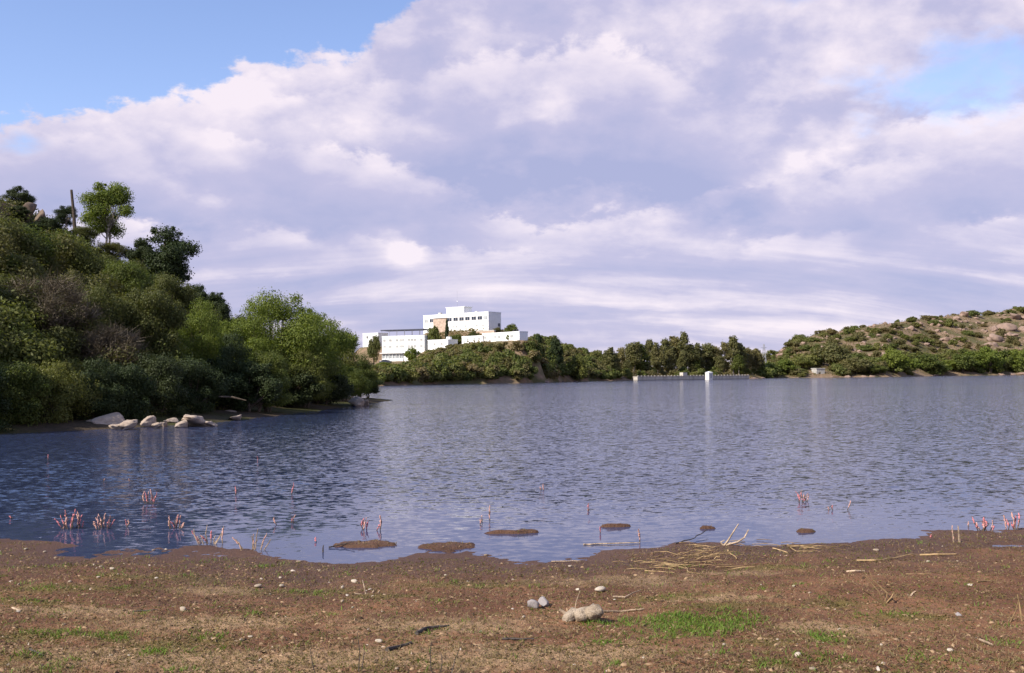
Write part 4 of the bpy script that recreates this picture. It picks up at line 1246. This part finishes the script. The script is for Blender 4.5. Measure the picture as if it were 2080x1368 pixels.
rs = np.random.RandomState(3)
n = 150000
Yv = rs.uniform(40, 104, n); dv = rs.uniform(3.0, 34, n); xy = np.stack([np.interp(Yv, _bx[:, 0], _bx[:, 1]) - dv, Yv], 1)
xy = xy[rs.rand(n) < np.clip(.75 + 1.3 * fbm(xy[:, 0], xy[:, 1], .3, 3, 2), .1, 1)]
cover('undergrowth', xy, hl, .9, .075, M['leaf_olive'], 1)
n = 110000
pv = rs.uniform(735, 2150, n); kv = rs.rand(n) ** .9 * 1.05; uv = upx(pv)
Yv = far_shore(uv) + 1.5 + kv * np.interp(pv, _ct[:, 0], _ct[:, 1]); xy = np.stack([uv * Yv, Yv], 1)
keep = rs.rand(n) < np.clip(.62 + 1.6 * fbm(xy[:, 0], xy[:, 1], .09, 4, 12), 0.02, 1)
bare = (pv < 862) & (kv > .55)
xy = xy[keep & ~bare]
ok = np.ones(len(xy), bool)
for (cx, cy, r, z) in PADS: ok &= np.hypot(xy[:, 0] - cx, xy[:, 1] - cy) > 5
cover('undergrowth', xy[ok], fh, 1.1, .38, M['leaf_dry'], 2)
# rocks on the crest
HR = [rock_mesh(230 + i, 3, 0.35, True, M['hill_rock']) for i in range(4)]
for i, (px, py, Y, r) in enumerate([(22, 420, 78, .8), (58, 418, 78.5, .95), (80, 432, 78, .9), (97, 447, 78, .7), (2, 428, 77, .8), (45, 442, 77, .7), (112, 466, 78, .6)]):
    r *= .8; p = at(px, py + 6, Y); z = float(hl(p[0], p[1]))
    top = p[2] + r * .6
    o = link('crest_rock', HR[i % 4], None, (p[0], p[1], (top + z) / 2 - .2), (0.3 * i, 0.2 * i, i), (r * 1.25, r, max(r * .8, (top - z) / 2 + .3)))
    o.rotation_euler = (0, 0, i * 1.4)
    tag(o, 'brown boulder in the rock pile on the top left crest', 'rock', 'boulders of the crest rock pile')
# leaning pole
pb_, pt_ = at(154, 470, 83), at(145, 386, 83)
pl = thing('wooden_pole', 'bare leaning wooden pole on the crest left of the tall tree', 'pole', (pb_[0], pb_[1], float(hl(pb_[0], pb_[1])) - .3))
d = (pt_[0] - pb_[0], 0.0, pt_[2] - pl.location.z)
mb = MB(); mb.tube([(0, 0, 0), (d[0] * .5 + .03, 0, d[2] * .5), d], [.15, .13, .10], 7); mb.obj('shaft', M['timber'], pl)

# pale rocks on the bank shore
BR = [rock_mesh(250 + i, 4, 0.5, True, M['bank_rock']) for i in range(5)]
bank_rocks = [(240, 866, 13, 6, 'small angular rock wedged at the water before the rounded one'), (283, 850, 12, 8, 'angular rock between the leaning and the pinkish shore rocks'), (320, 865, 12, 5, 'low angular stone right of the pinkish shore rock'), (367, 862, 16, 6, 'low angular stone before the longest flat rock'), (425, 861, 16, 5, 'thin pointed end stone of the shore ledge'), (222, 855, 30, 15, 'big rounded pale rock, leftmost of the shore rocks'), (268, 845, 22, 11, 'pale rock leaning behind the rounded shore rock'), (262, 864, 20, 9, 'low pale rock at the water in front of the leaning one'),
              (298, 859, 20, 9, 'cracked pinkish rock in the middle of the shore rocks'), (395, 856, 44, 11, 'longest flat pale rock, rightmost of the shore rocks'), (350, 855, 12, 7, 'small pale rock beside the longest shore rock'),
              (333, 862, 8, 5, 'smallest pale rock at the water between shore rocks'), (316, 848, 10, 5, 'small dull rock behind the pinkish shore rock'), (165, 854, 14, 7, 'small pale rock alone left of the shore rocks'), (132, 862, 7, 4, 'tiny pale rock on the grassy left shore'),
              (210, 822, 13, 15, 'tall shaded rock standing under the bare shrub'), (195, 842, 14, 10, 'shaded rock behind the rounded pale rock'), (118, 845, 24, 14, 'large dark shaded rock on the left shore'),
              (720, 818, 18, 8, 'pale rock at the water near the tip of the point'), (742, 819, 9, 6, 'small pale rock beside the one at the tip'), (470, 840, 18, 6, 'flat shaded rock at the water right of the pale rocks'), (480, 849, 20, 5, 'reddish low rock in the shade by the water'), (60, 848, 22, 10, 'dark rock in the shade at the left shore'), (700, 808, 16, 8, 'brown rock half hidden at the tip')]
for i, (px, py, rx, rz, lb) in enumerate(bank_rocks):
    p = G(px, min(py + rz * 0.8, 876), 0.05)
    Y = p[1] + 0.3
    x = upx(px) * Y
    z = max(0.0, float(hl(x, Y)))
    w, h = rx / 2080 * Y, rz / 2080 * Y
    q = at(px, py, Y)
    o = link('bank_rock', BR[i % 5], None, (q[0], Y, q[2]), (0.15 * (i % 3 - 1), 0.1, i * 1.3), (w * 1.42, w * 1.1, h * 1.55))
    tag(o, lb, 'rock', 'rocks on the shore of the wooded point')
# fallen pale branch on the bank
pa, pc = at(445, 806, 57), at(500, 814, 57)
o = MB().tube([pa, (pa + pc) / 2 + [0, 0, .08], pc], [.05, .06, .03], 6).obj('fallen_branch', M['bark']); tag(o, 'fallen branch in the shade under the bank trees', 'branch')

# ------------------------------------------------------------------ grass, litter
def build_grass():
    rs = np.random.RandomState(77)
    def blades(n, xy, hgt, wid, mat, name, lean=0.5):
        x, y = xy[:, 0], xy[:, 1]; z = gh(x, y)
        keep = z > 0.012
        x, y, z = x[keep], y[keep], z[keep]; n = len(x)
        a = rs.rand(n) * 6.283; h = hgt * rs.uniform(.5, 1.3, n); w = wid * rs.uniform(.7, 1.3, n)
        b_ = np.stack([x, y, z - .004], 1)
        s = np.stack([np.cos(a), np.sin(a), np.zeros(n)], 1) * w[:, None]
        l = np.stack([rs.normal(size=n) * lean, rs.normal(size=n) * lean, np.ones(n)], 1)
        m1 = b_ + l * [0.35, 0.35, .6] * h[:, None]
        t = b_ + l * h[:, None]
        v = np.stack([b_ - s, b_ + s, m1 + s * .8, m1 - s * .8, t], 1).reshape(-1, 3)
        i = np.arange(n)[:, None] * 5
        quads = np.concatenate([i + [0, 1, 2], i + [0, 2, 3], i + [3, 2, 4]], 0)
        o = link(name, mesh(name, v, quads, mat)); tag(o, kind='stuff'); return o

    def in_view(n, y0=6.3, y1=15.6, power=1.6):
        y = y0 + (y1 - y0) * rs.rand(n) ** power
        return np.stack([rs.uniform(-.56, .56, n) * y, y], 1)
    M['blade'] = leaf_mat('green_grass_blade', (0.10, 0.175, 0.022), (0.16, 0.23, 0.034), (0.14, 0.19, 0.032), .35)
    M['dry_blade'] = leaf_mat('dry_grass_blade', (0.17, 0.125, 0.055), (0.30, 0.22, 0.11), (0.22, 0.165, 0.075), .25)
    M['moss'] = leaf_mat('creeping_weed_leaf', (0.11, 0.10, 0.026), (0.15, 0.115, 0.036), (0.15, 0.085, 0.036), .2)
    c = in_view(320000)
    g = gauss_px(c[:, 0], c[:, 1], GREEN[:1]); g2 = gauss_px(c[:, 0], c[:, 1], GREEN[1:])
    nz = fbm(c[:, 0], c[:, 1], 2.4, 4, 5)
    k = rs.rand(len(c)) < np.clip((g * 1.2 - 0.22 + nz * 0.8 + .5 * fbm(c[:, 0], c[:, 1], 8.0, 3, 16)), 0, 1)
    k2 = rs.rand(len(c)) < np.clip((g2 * .55 - 0.52 + nz * 1.0 + .55 * fbm(c[:, 0], c[:, 1], 7.0, 3, 6)), 0, .45)
    gl = gauss_px(c[:, 0], c[:, 1], [(210, 1290, 70, 9), (70, 1285, 60, 9), (235, 1299, 45, 8), (45, 1338, 45, 9), (60, 1222, 80, 6), (1690, 1345, 60, 9), (1560, 1348, 60, 12), (330, 1325, 60, 8)])
    k3 = rs.rand(len(c)) < np.clip(gl * .75 - .28 + nz * .6 + .6 * fbm(c[:, 0], c[:, 1], 7.0, 3, 26), 0, .7)
    s = c[k | k2 | k3]
    blades(len(s), s, .036, .0036, M['blade'], 'green_grass', .9)
    nz2 = fbm(c[:, 0], c[:, 1], 1.1, 4, 8)
    d = gauss_px(c[:, 0], c[:, 1], DRY)
    k = rs.rand(len(c)) < np.clip(0.12 + d * 0.16 + nz2 * 0.45 + .4 * fbm(c[:, 0], c[:, 1], 6.0, 3, 7), 0, .5)
    blades(0, c[k], .026, .0028, M['dry_blade'], 'dry_grass', 1.1)
    k = rs.rand(len(c)) < np.clip(0.16 - nz2 * 0.6 + g2 * .3 + .5 * fbm(c[:, 0], c[:, 1], 5.0, 3, 9), 0, .55)
    blades(0, c[k], .015, .006, M['moss'], 'creeping_weed', 1.3)
    # litter: chips of bark, clods and gravel
    n = 62000
    c = in_view(n, 6.3, 14.3, 2.3)
    nz3 = fbm(c[:, 0], c[:, 1], 1.5, 3, 15)
    c = c[rs.rand(n) < np.clip(.5 + nz3 * 1.3 - c[:, 0] / c[:, 1] * .5, .05, 1)]
    n = len(c)
    z = gh(c[:, 0], c[:, 1]); c = c[z > .02]; z = z[z > .02]; n = len(c)
    sz = .0055 * (1 + rs.exponential(.85, n)); sz = np.minimum(sz, .027)
    a = rs.rand(n) * 6.283
    e = rs.uniform(.12, .75, n)
    base = np.stack([c[:, 0], c[:, 1], z], 1)
    ax = np.stack([np.cos(a), np.sin(a), rs.normal(size=n) * .2], 1) * (sz * 1.3)[:, None]
    bx = np.stack([-np.sin(a), np.cos(a), rs.normal(size=n) * .2], 1) * (sz * e)[:, None]
    up_ = np.zeros((n, 3)); up_[:, 2] = sz * rs.uniform(.3, .9, n)
    v = np.stack([base + ax, base + bx, base - ax, base - bx, base + ax * .3 + up_, base - ax * .4 + bx * .2 + up_ * .8], 1).reshape(-1, 3)
    i = np.arange(n)[:, None] * 6
    tri = np.concatenate([i + q for q in ([0, 1, 4], [1, 5, 4], [1, 2, 5], [2, 3, 5], [3, 4, 5], [3, 0, 4])], 0)
    m, nt, b = new_mat('mixed_litter')
    isl = S(nt, nt.nodes.new('ShaderNodeNewGeometry').outputs['Random Per Island'])
    cc = mixc(nt, isl.smooth(.0, .55), (0.06, 0.038, 0.024), (0.17, 0.105, 0.06))
    cc = mixc(nt, isl.smooth(.6, .96), cc, (0.36, 0.24, 0.14))
    cc = mixc(nt, isl.smooth(.985, 1.0), cc, (0.50, 0.43, 0.36))
    nt.links.new(cc, b.inputs['Base Color']); b.inputs['Roughness'].default_value = .95; b.inputs['Specular IOR Level'].default_value = .1
    o = link('debris', mesh('debris', v, tri, m)); tag(o, kind='stuff')


build_grass()

# ------------------------------------------------------------------ stones on the mud
PB = [rock_mesh(500 + i, 2, 0.3, False, M['stone_pale']) for i in range(5)]
PGm = [rock_mesh(520 + i, 3, 0.35, True, M['stone_grey']) for i in range(2)]


def stone(px, py, w, h, label, i, group=None, grey=False, name='pebble'):
    p = hit(px, py + h * 0.4); k = p[1] / F_PX
    r, rz = w / 2 * k, h / 2 * k
    o = link(name, (PGm if grey else PB)[i % (2 if grey else 5)], None, (p[0], p[1], p[2] + rz * .55), (0, 0, i * 1.9), (r * 1.1, r * .85, rz * 1.15))
    return tag(o, label, 'stone', group)


stone(1082, 1228, 26, 20, 'left one of the two grey stones lying side by side', 0, 'pair of grey stones', True, 'grey_stone')
stone(1104, 1223, 26, 22, 'right one of the two grey stones lying side by side', 1, 'pair of grey stones', True, 'grey_stone')
stone(1217, 1196, 27, 12, 'flat orange-cream stone above the driftwood lump', 2, None, False, 'flat_stone')
stone(372, 1236, 15, 12, 'round pale stone alone on the dry grass at left', 3, None, False, 'round_stone')
stone(1620, 1329, 17, 12, 'round pale stone near the bottom right of the green grass', 4, None, False, 'round_stone')
stone(1948, 1250, 14, 11, 'grey round stone beside a short straw at right', 1, None, True, 'round_stone')
stone(523, 1190, 18, 8, 'flat white stone on dark mud near the water at left', 2, None, False, 'flat_stone')
for i, (px, py, w, h) in enumerate([(113, 1133, 9, 6), (191, 1148, 6, 5), (204, 1151, 8, 5), (228, 1155, 12, 6), (52, 1115, 9, 5), (142, 1181, 8, 6), (38, 1187, 9, 6), (573, 1190, 11, 7), (569, 1173, 7, 5), (650, 1159, 9, 6), (607, 1140, 14, 5), (531, 1176, 10, 5),
                                    (695, 1193, 8, 8), (720, 1180, 14, 9), (695, 1221, 10, 8), (200, 1172, 9, 5), (695, 1222, 6, 5), (490, 1300, 8, 8), (508, 1293, 11, 5), (37, 1242, 14, 5), (987, 1127, 9, 5), (1042, 1178, 9, 5), (1063, 1253, 9, 6), (770, 1302, 16, 8),
                                    (1612, 1190, 7, 5), (1930, 1320, 14, 9), (1985, 1343, 9, 6), (1652, 1358, 20, 8), (1885, 1140, 7, 5), (1945, 1140, 5, 4), (312, 1117, 8, 4), (337, 1116, 8, 4), (90, 1121, 8, 5), (1780, 1117, 12, 6), (1970, 1188, 12, 5), (1158, 1150, 9, 5), (1174, 1197, 10, 5), (807, 1358, 10, 6),
                                    (225, 1331, 7, 4), (262, 1331, 8, 5), (130, 1268, 8, 4), (1790, 1310, 8, 6), (1470, 1310, 10, 6), (905, 1168, 5, 4)]):
    stone(px, py, w, h, 'small pale pebble lying on the brown mud', i, 'pale pebbles on the mud')


# ------------------------------------------------------------------ sticks and driftwood
def stick(pts, rad, label, mat='straw', name='stick', lift=0.012, group=None, cat='stick'):
    """pts: (px, py, height above the ground in px)"""
    W = []
    for (px, py, hpx) in pts:
        p = hit(px, py + 0.0)
        W.append(p + np.array([0, 0, lift + hpx * p[1] / F_PX]))
    W = np.array(W); base = W[0].copy()
    n = 9; t = np.linspace(0, 1, n); s = np.linspace(0, 1, len(W))
    Q = np.stack([np.interp(t, s, W[:, k]) for k in range(3)], 1)
    rs = np.random.RandomState(int(pts[0][0] * 7 + pts[0][1]))
    L = np.linalg.norm(W[-1] - W[0])
    Q[1:-1] += rs.normal(size=(n - 2, 3)) * L * np.array([.008, .012, .003])
    r = rad * .62 * np.linspace(1.1, .6, n) * rs.uniform(.85, 1.15, n)
    mb = MB().tube(Q - base, r, 6)
    o = mb.obj(name, M[mat]); o.location = tuple(base)
    return tag(o, label, cat, group)


stick([(1740, 1141, 0), (1790, 1141, 0), (1818, 1136, 1), (1855, 1130, 2)], .016, 'long straw-coloured stick bent up at one end, near the water at right')
stick([(1868, 1130, 0), (1910, 1129, 0), (1942, 1128, 0)], .020, 'pale thick straight stick just right of the long bent one')
stick([(1720, 1164, 0), (1737, 1163, 1), (1756, 1163, 0)], .020, 'short whitish stick below the long bent one', 'drift_pale')
stick([(1245, 1216, 0), (1270, 1216, 0), (1302, 1203, 2)], .013, 'bent brown stick right of the flat cream stone', 'drift_pale')
stick([(1218, 1246, 0), (1260, 1245, 0), (1308, 1241, 0)], .014, 'pale stick lying right of the driftwood lump', 'drift_pale')
stick([(846, 1291, 0), (870, 1279, 1), (912, 1274, 0)], .024, 'thick dark curved stick in the middle foreground', 'drift_dark')
stick([(786, 1324, 0), (812, 1318, 0), (836, 1309, 0)], .026, 'dark bark piece nearest the bottom, left of centre', 'drift_dark')
stick([(1990, 1303, 0), (2016, 1314, 0)], .016, 'short pale stick at lower right', 'drift_pale')
stick([(1120, 1143, 0), (1178, 1142, 0)], .012, 'straight pale stick near the water at centre', 'drift_pale')
stick([(1985, 1185, 0), (2018, 1182, 0)], .009, 'thin straw at right below the puddle')
stick([(1840, 1169, 0), (1890, 1169, 0)], .009, 'thin straight straw on the dark mud at right')
stick([(1245, 1314, 0), (1300, 1311, 0)], .009, 'thin pale straw below the green grass left side')
stick([(1310, 1162, 0), (1370, 1166, 0)], .010, 'thin straw on dry mud at centre right')
stick([(1020, 1302, 0), (1085, 1302, 0)], .014, 'brown flat stick in the centre foreground', 'drift_dark')
stick([(60, 1323, 0), (88, 1335, 0)], .012, 'dark stick at the lower left', 'drift_dark')
stick([(270, 1245, 0), (320, 1242, 0)], .011, 'dark thin stick beside the round pale stone', 'drift_dark')
stick([(25, 1238, 0), (42, 1244, 0)], .013, 'short whitish stick at the left edge', 'drift_pale')
stick([(552, 1246, 0), (588, 1241, 0)], .009, 'short pale straw on the dry grass at left')
stick([(1390, 1150, 0), (1400, 1165, 0), (1422, 1168, 0)], .008, 'short curved straw below the straw heap')
stick([(1478, 1120, 0), (1496, 1137, 0)], .014, 'straw stick slanting below the white driftwood branch')
stick([(1570, 1116, 0), (1600, 1125, 0), (1640, 1120, 0)], .012, 'thin straw beside the water right of the driftwood branch')
stick([(1600, 1108, 0), (1618, 1122, 0), (1650, 1123, 0)], .010, 'forked-looking straw by the water')
stick([(1372, 1106, 0), (1410, 1098, 3), (1438, 1085, 8)], .013, 'dark stick rising from the shore into the water', 'drift_dark')
stick([(1185, 1108, 0), (1215, 1107, 0), (1300, 1105, 0)], .016, 'pale driftwood stick on the water edge at centre', 'drift_pale')
stick([(668, 1114, 0), (700, 1108, 1), (720, 1105, 3)], .014, 'dark stick on the left mud islet', 'drift_dark')


# the driftwood lump with its two branches
p = hit(1183, 1262)
k = p[1] / F_PX
dw = thing('driftwood_lump', 'pale knobbly driftwood lump beside the green grass', 'driftwood', p)
rs = np.random.RandomState(9)
mb = MB()
ln = [(-38, 4, 5), (-33, 7, 8), (-26, 9, 12), (-18, 10, 14), (-9, 11, 13), (-1, 12, 14), (8, 13, 14), (16, 16, 15), (24, 18, 16), (31, 18, 14), (37, 16, 10), (41, 13, 4)]
mb.tube([(a * k, .02 * math.sin(a), c * k) for a, c, r in ln], [r * k * .95 for a, c, r in ln], 18)
v = np.array(mb.v); nn = fbm(v[:, 0] * 22 + v[:, 2] * 9, v[:, 1] * 22 - v[:, 2] * 14, 1.0, 4, 77); ctr = np.stack([v[:, 0], 0 * v[:, 1], np.interp(v[:, 0], [-38 * k, 38 * k], [6 * k, 18 * k])], 1)
v = ctr + (v - ctr) * (1 + .55 * nn[:, None] + .65 * fbm(v[:, 0] * 60 + v[:, 2] * 30, v[:, 1] * 60 - v[:, 2] * 40, 1.0, 3, 79)[:, None])
link('lump', mesh('driftwood_lump', v, mb.f, M['drift_knob'], True), dw)
MB().tube([(-20 * k, 0, 9 * k), (-34 * k, 0, 15 * k), (-46 * k, .02, 22 * k)], [.022, .016, .012], 7).obj('branch', M['drift_pale'], dw)
MB().tube([(-14 * k, .12, 10 * k), (-10 * k, .14, 30 * k), (-1 * k, .18, 52 * k)], [.006, .005, .003], 6).obj('twig', M['drift_pale'], dw)


def twig_bunch(name, label, px, py, stems, mat, cat, tr=.006, group=None):
    """stems: lists of (dx px, up px, depth m) from the foot; each stem a part"""
    p = hit(px, py); k = p[1] / F_PX
    t = thing(name, label, cat, p, 0, group)
    for s in stems:
        pts = [(a * k, c, b2 * k) for (a, b2, c) in s]
        pts[0] = (pts[0][0], pts[0][1], pts[0][2] - .01)
        MB().tube(pts, list(np.linspace(tr, tr * .45, len(pts))), 5).obj('stem', M[mat], t)
    return t


twig_bunch('dead_shrub', 'dead leafless shrub with spread twigs on the mud at right', 1797, 1226, [[(0, 0, 0), (-12, 24, 0), (-28, 45, .05), (-40, 66, .1)], [(-6, 3, 0), (-30, 18, 0), (-52, 32, -.1)], [(0, 0, 0), (6, 20, 0), (-14, 42, .1), (-22, 62, .1)], [(4, 2, 0), (20, 6, .05), (34, 14, .1)], [(2, 2, 0), (14, 12, 0), (18, 20, 0)]], 'straw', 'shrub', .008)
twig_bunch('forked_twig', 'forked pale twig with one upright arm near the water at left', 743, 1207, [[(0, 0, 0), (-20, 1, 0), (-36, -3, 0)], [(0, 2, 0), (-3, 14, 0), (-8, 26, .05)], [(0, 1, 0), (16, 0, 0), (34, -2, 0)], [(12, 1, 0), (16, 8, 0)], [(22, 0, 0), (28, 7, 0)]], 'drift_pale', 'twig', .009)
twig_bunch('bent_twig', 'tall thin twigs leaning at the right edge of the beach', 2062, 1262, [[(-10, 0, 0), (2, 20, 0), (8, 42, 0)], [(14, 0, 0), (10, 30, 0), (6, 52, 0)]], 'straw', 'twig', .007)
twig_bunch('forked_stick', 'small pale bone-like forked stick right of the dead shrub', 1848, 1212, [[(0, 0, 0), (6, 6, 0), (12, 10, 0)], [(0, 0, 0), (-4, 4, 0)], [(0, 1, 0), (7, -3, 0)]], 'drift_pale', 'twig', .012)
twig_bunch('thin_weed_stem', 'thin dark dry stem standing at the bottom edge left of centre', 728, 1366, [[(0, 0, 0), (3, 40, 0), (-2, 78, 0)], [(6, 0, 0), (10, 26, 0), (12, 46, 0)]], 'drift_dark', 'stem', .004)
twig_bunch('thin_weed_stem', 'pair of thin dark dry stems at the bottom centre', 876, 1366, [[(0, 0, 0), (-2, 36, 0), (1, 62, 0)], [(18, -4, 0), (22, 20, 0), (20, 38, 0)], [(40, -2, 0), (48, 24, 0), (56, 44, 0)]], 'drift_dark', 'stem', .004)
twig_bunch('thin_weed_stem', 'thin dark dry stem at the bottom left', 640, 1368, [[(0, 0, 0), (-6, 22, 0), (-10, 48, 0)]], 'drift_dark', 'stem', .004)
# white driftwood branch at the waterline
twig_bunch('driftwood_branch', 'whitish forked driftwood branch at the water edge', 1470, 1108, [[(0, 0, 0), (8, 8, 0), (18, 20, .05), (34, 40, .1)], [(6, 2, 0), (28, 6, 0), (44, 14, .05), (54, 28, .1)], [(0, 0, 0), (-6, 6, 0), (2, 10, 0)], [(4, 0, 0), (14, 4, 0), (20, 2, 0)]], 'drift_pale', 'driftwood', .017)
# straw heap
rs = np.random.RandomState(33)
heap = thing('straw_heap', 'tangled heap of pale reed stalks washed up on the shore', 'reeds', hit(1425, 1138))
p = np.array(heap.location)
for i in range(46):
    q = hit(1425 + rs.normal() * 42, 1134 + rs.normal() * 13) - p
    a = rs.normal() * .7; L = rs.uniform(.06, .36)
    dv = np.array([math.cos(a) * L, math.sin(a) * L, rs.uniform(-.01, .05)])
    e = q + dv; e[2] = max(e[2], float(gh(e[0] + p[0], e[1] + p[1])) - p[2] + .012)
    MB().tube([q + [0, 0, .014], (q + e) / 2 + rs.normal(size=3) * [.02, .02, .006] + [0, 0, .02], e], [.0048, .0045, .003], 4).obj('stalk', M['straw'], heap)
for (cx, cy, n, wx_, nm) in ((1600, 1112, 24, 60, 'thin scatter of reed stalks along the shore right of the heap'), (1330, 1150, 22, 70, 'loose scatter of reed stalks left of the heap')):
    hp_ = thing('reed_scatter', nm, 'reeds', hit(cx, cy)); p = np.array(hp_.location)
    for i in range(n):
        q = hit(cx + rs.normal() * wx_, cy + rs.normal() * 6) - p
        a = rs.uniform(-.6, .6); L = rs.uniform(.1, .34); e = q + np.array([math.cos(a) * L, math.sin(a) * L, 0])
        e[2] = max(float(gh(e[0] + p[0], e[1] + p[1])), 0) - p[2]
        MB().tube([q + [0, 0, .012], (q + e) / 2 + [0, .01, .02], e + [0, 0, .012]], [.0042, .004, .0025], 4).obj('stalk', M['straw'], hp_)


# ------------------------------------------------------------------ twigs in the shallows crusted with pink eggs
def egg_twigs(px, py, hpx, wpx, n, label, mat='pink', fat=1.0, fan=1.0, bare=False, pale_stem=False):
    p = hit(px, py)
    k = p[1] / F_PX
    p = np.array([p[0], p[1], max(p[2], 0.0)])
    t = thing('egg_twigs', label, 'twigs', p, 0, 'pink-crusted twigs standing in the shallows')
    rs = np.random.RandomState(int(px * 13 + py))
    if n > 2: n = int(n * 1.6)
    for i in range(n):
        bx_ = (rs.uniform(-.35, .35) if n > 1 else 0) * wpx * k
        fx = ((i + .5) / n - .5) if n > 1 else rs.uniform(-.3, .3)
        bx_ = fx * wpx * .7 * k + rs.normal() * wpx * .09 * k
        H = hpx * k * (1.0 if i == n // 2 else rs.uniform(.35, .95))
        lean = fx * wpx * .35 * k * fan + rs.normal() * hpx * .12 * k
        by = rs.normal() * .06
        A = np.array([bx_, by, -.12]); B = np.array([bx_ + lean * .5 + rs.normal() * .022, by, H * .55]); D = np.array([bx_ + lean + rs.normal() * .012, by + rs.normal() * .03, H])
        st = MB().tube([A, [bx_, by, 0], B, D], [.008, .008, .007, .004], 5).obj('stem', M['drift_pale' if pale_stem else 'bark'], t)
        if bare and i % 3: continue
        # lumpy crust: clutches of eggs stuck round the stem
        m_ = 11; lo = rs.uniform(.0, .25)
        pts, rad = [], []
        for j in range(m_):
            s = lo + (1.0 - lo) * j / (m_ - 1)
            q = (np.array([bx_, by, 0]) * (1 - s) ** 2 + 2 * s * (1 - s) * B + s * s * D)
            pts.append(q + rs.normal(size=3) * .0035)
            rad.append(.0082 * fat * (math.sin(math.pi * (0.1 + .82 * j / (m_ - 1))) ** .5) * rs.choice([.45, .8, 1.0, 1.45]))
        MB().tube(pts, rad, 7).obj('egg_crust', M['pink_pale' if rs.rand() < .5 else mat], st, True)
    return t


EGG = [(97, 936, 12, 6, 1, 'lone small pink-crusted twig far out at the left, level with the bank'),
       (523, 934, 6, 5, 1, 'tiny bright pink speck of crust farthest out in the open water'),
       (207, 980, 7, 6, 1, 'faint tiny pink twig far out at left'),
       (262, 980, 8, 5, 1, 'tiny pink tip alone between the faint twig and the V-shaped bunch'),
       (307, 1022, 28, 32, 5, 'V-shaped bunch of pink twigs out from the left shore'),
       (483, 1004, 18, 12, 2, 'two short pink twigs out in the water left of the single leaning one'),
       (589, 1006, 24, 6, 1, 'single tall leaning pink twig out in the open water'),
       (146, 1074, 40, 56, 8, 'widest and densest bunch of pink twigs at the left'),
       (208, 1074, 32, 44, 6, 'dense bunch of pink twigs just right of the widest one'),
       (260, 1070, 16, 8, 2, 'small pink twig pair right of the two dense bunches'),
       (357, 1074, 28, 40, 6, 'fan of pink twigs between the dense bunches and the shore branch'),
       (30, 1052, 5, 6, 1, 'tiny pink tip at the left edge'),
       (562, 1068, 17, 5, 1, 'thin dull pink twig left of the short bright one'),
       (595, 1062, 16, 8, 2, 'short bright pink twig pair near the centre left'),
       (642, 1103, 9, 5, 1, 'small pink tip close to the shore beside the mud islet'),
       (740, 1075, 24, 22, 3, 'leaning pink twigs above the left mud islet'),
       (770, 1077, 30, 14, 2, 'upright pink twig pair right of the leaning ones'),
       (976, 1064, 14, 10, 2, 'faint short pink twigs left of the tallest slim one'),
       (995, 1060, 32, 7, 1, 'tallest slim pink twig, above the long narrow islet'),
       (1103, 997, 14, 14, 2, 'small pink pair far out near the middle of the lake'),
       (1195, 1037, 13, 12, 2, 'small forked pink twig right of the middle'),
       (1217, 1080, 13, 6, 1, 'small pink twig left of the thin right islet'),
       (1300, 1100, 27, 7, 1, 'single upright pale pink twig at the shore right of centre'),
       (1630, 1019, 22, 32, 5, 'compact bunch of pink twigs out in the water at right'),
       (1688, 1037, 10, 14, 2, 'low pink pair right of the compact bunch'),
       (1718, 1035, 18, 8, 1, 'single leaning dull pink twig right of the low pair'),
       (1890, 1097, 11, 5, 1, 'tiny pink twig on the mud spit at right'),
       (1960, 1068, 10, 5, 1, 'small pink twig behind the two pale stubs'),
       (2000, 1078, 30, 40, 6, 'wide bunch of pink twigs at the end of the right mud spit'),
       (2055, 1076, 36, 24, 4, 'thickest pink cluster at the right edge')]
for (px, py, h, w, n, lb) in EGG:
    pale = px in (1300, 207, 976, 562, 1718)
    egg_twigs(px, py, h, w, n, lb, 'pink_pale' if pale else 'pink', 1.5 if px == 2055 else (1.25 if h > 20 else 1.1), 1.0)
egg_twigs(425, 1105, 36, 62, 7, 'spreading bare branch with one pink-crusted stem at the left shore', 'pink', 1.3, 1.6, True, True)
egg_twigs(512, 1117, 40, 60, 6, 'arched pale twigs at the shore right of the bare branch', 'pink_pale', .8, 1.5, True, True)
egg_twigs(1937, 1101, 32, 4, 1, 'pink-tinged stub, left of the two stubs on the right spit', 'pink_pale', 1.1, .6, False, True)
twig_bunch('pale_stub', 'pale upright stub, right of the two stubs on the right spit', 1949, 1102, [[(0, 0, 0), (-1, 16, 0), (-2, 33, 0)]], 'drift_pale', 'stub', .014)
twig_bunch('dark_stub', 'dark short stub at the water edge by the left mud islet', 656, 1122, [[(0, 0, 0), (0, 8, 0), (1, 14, 0)]], 'drift_dark', 'stub', .012)
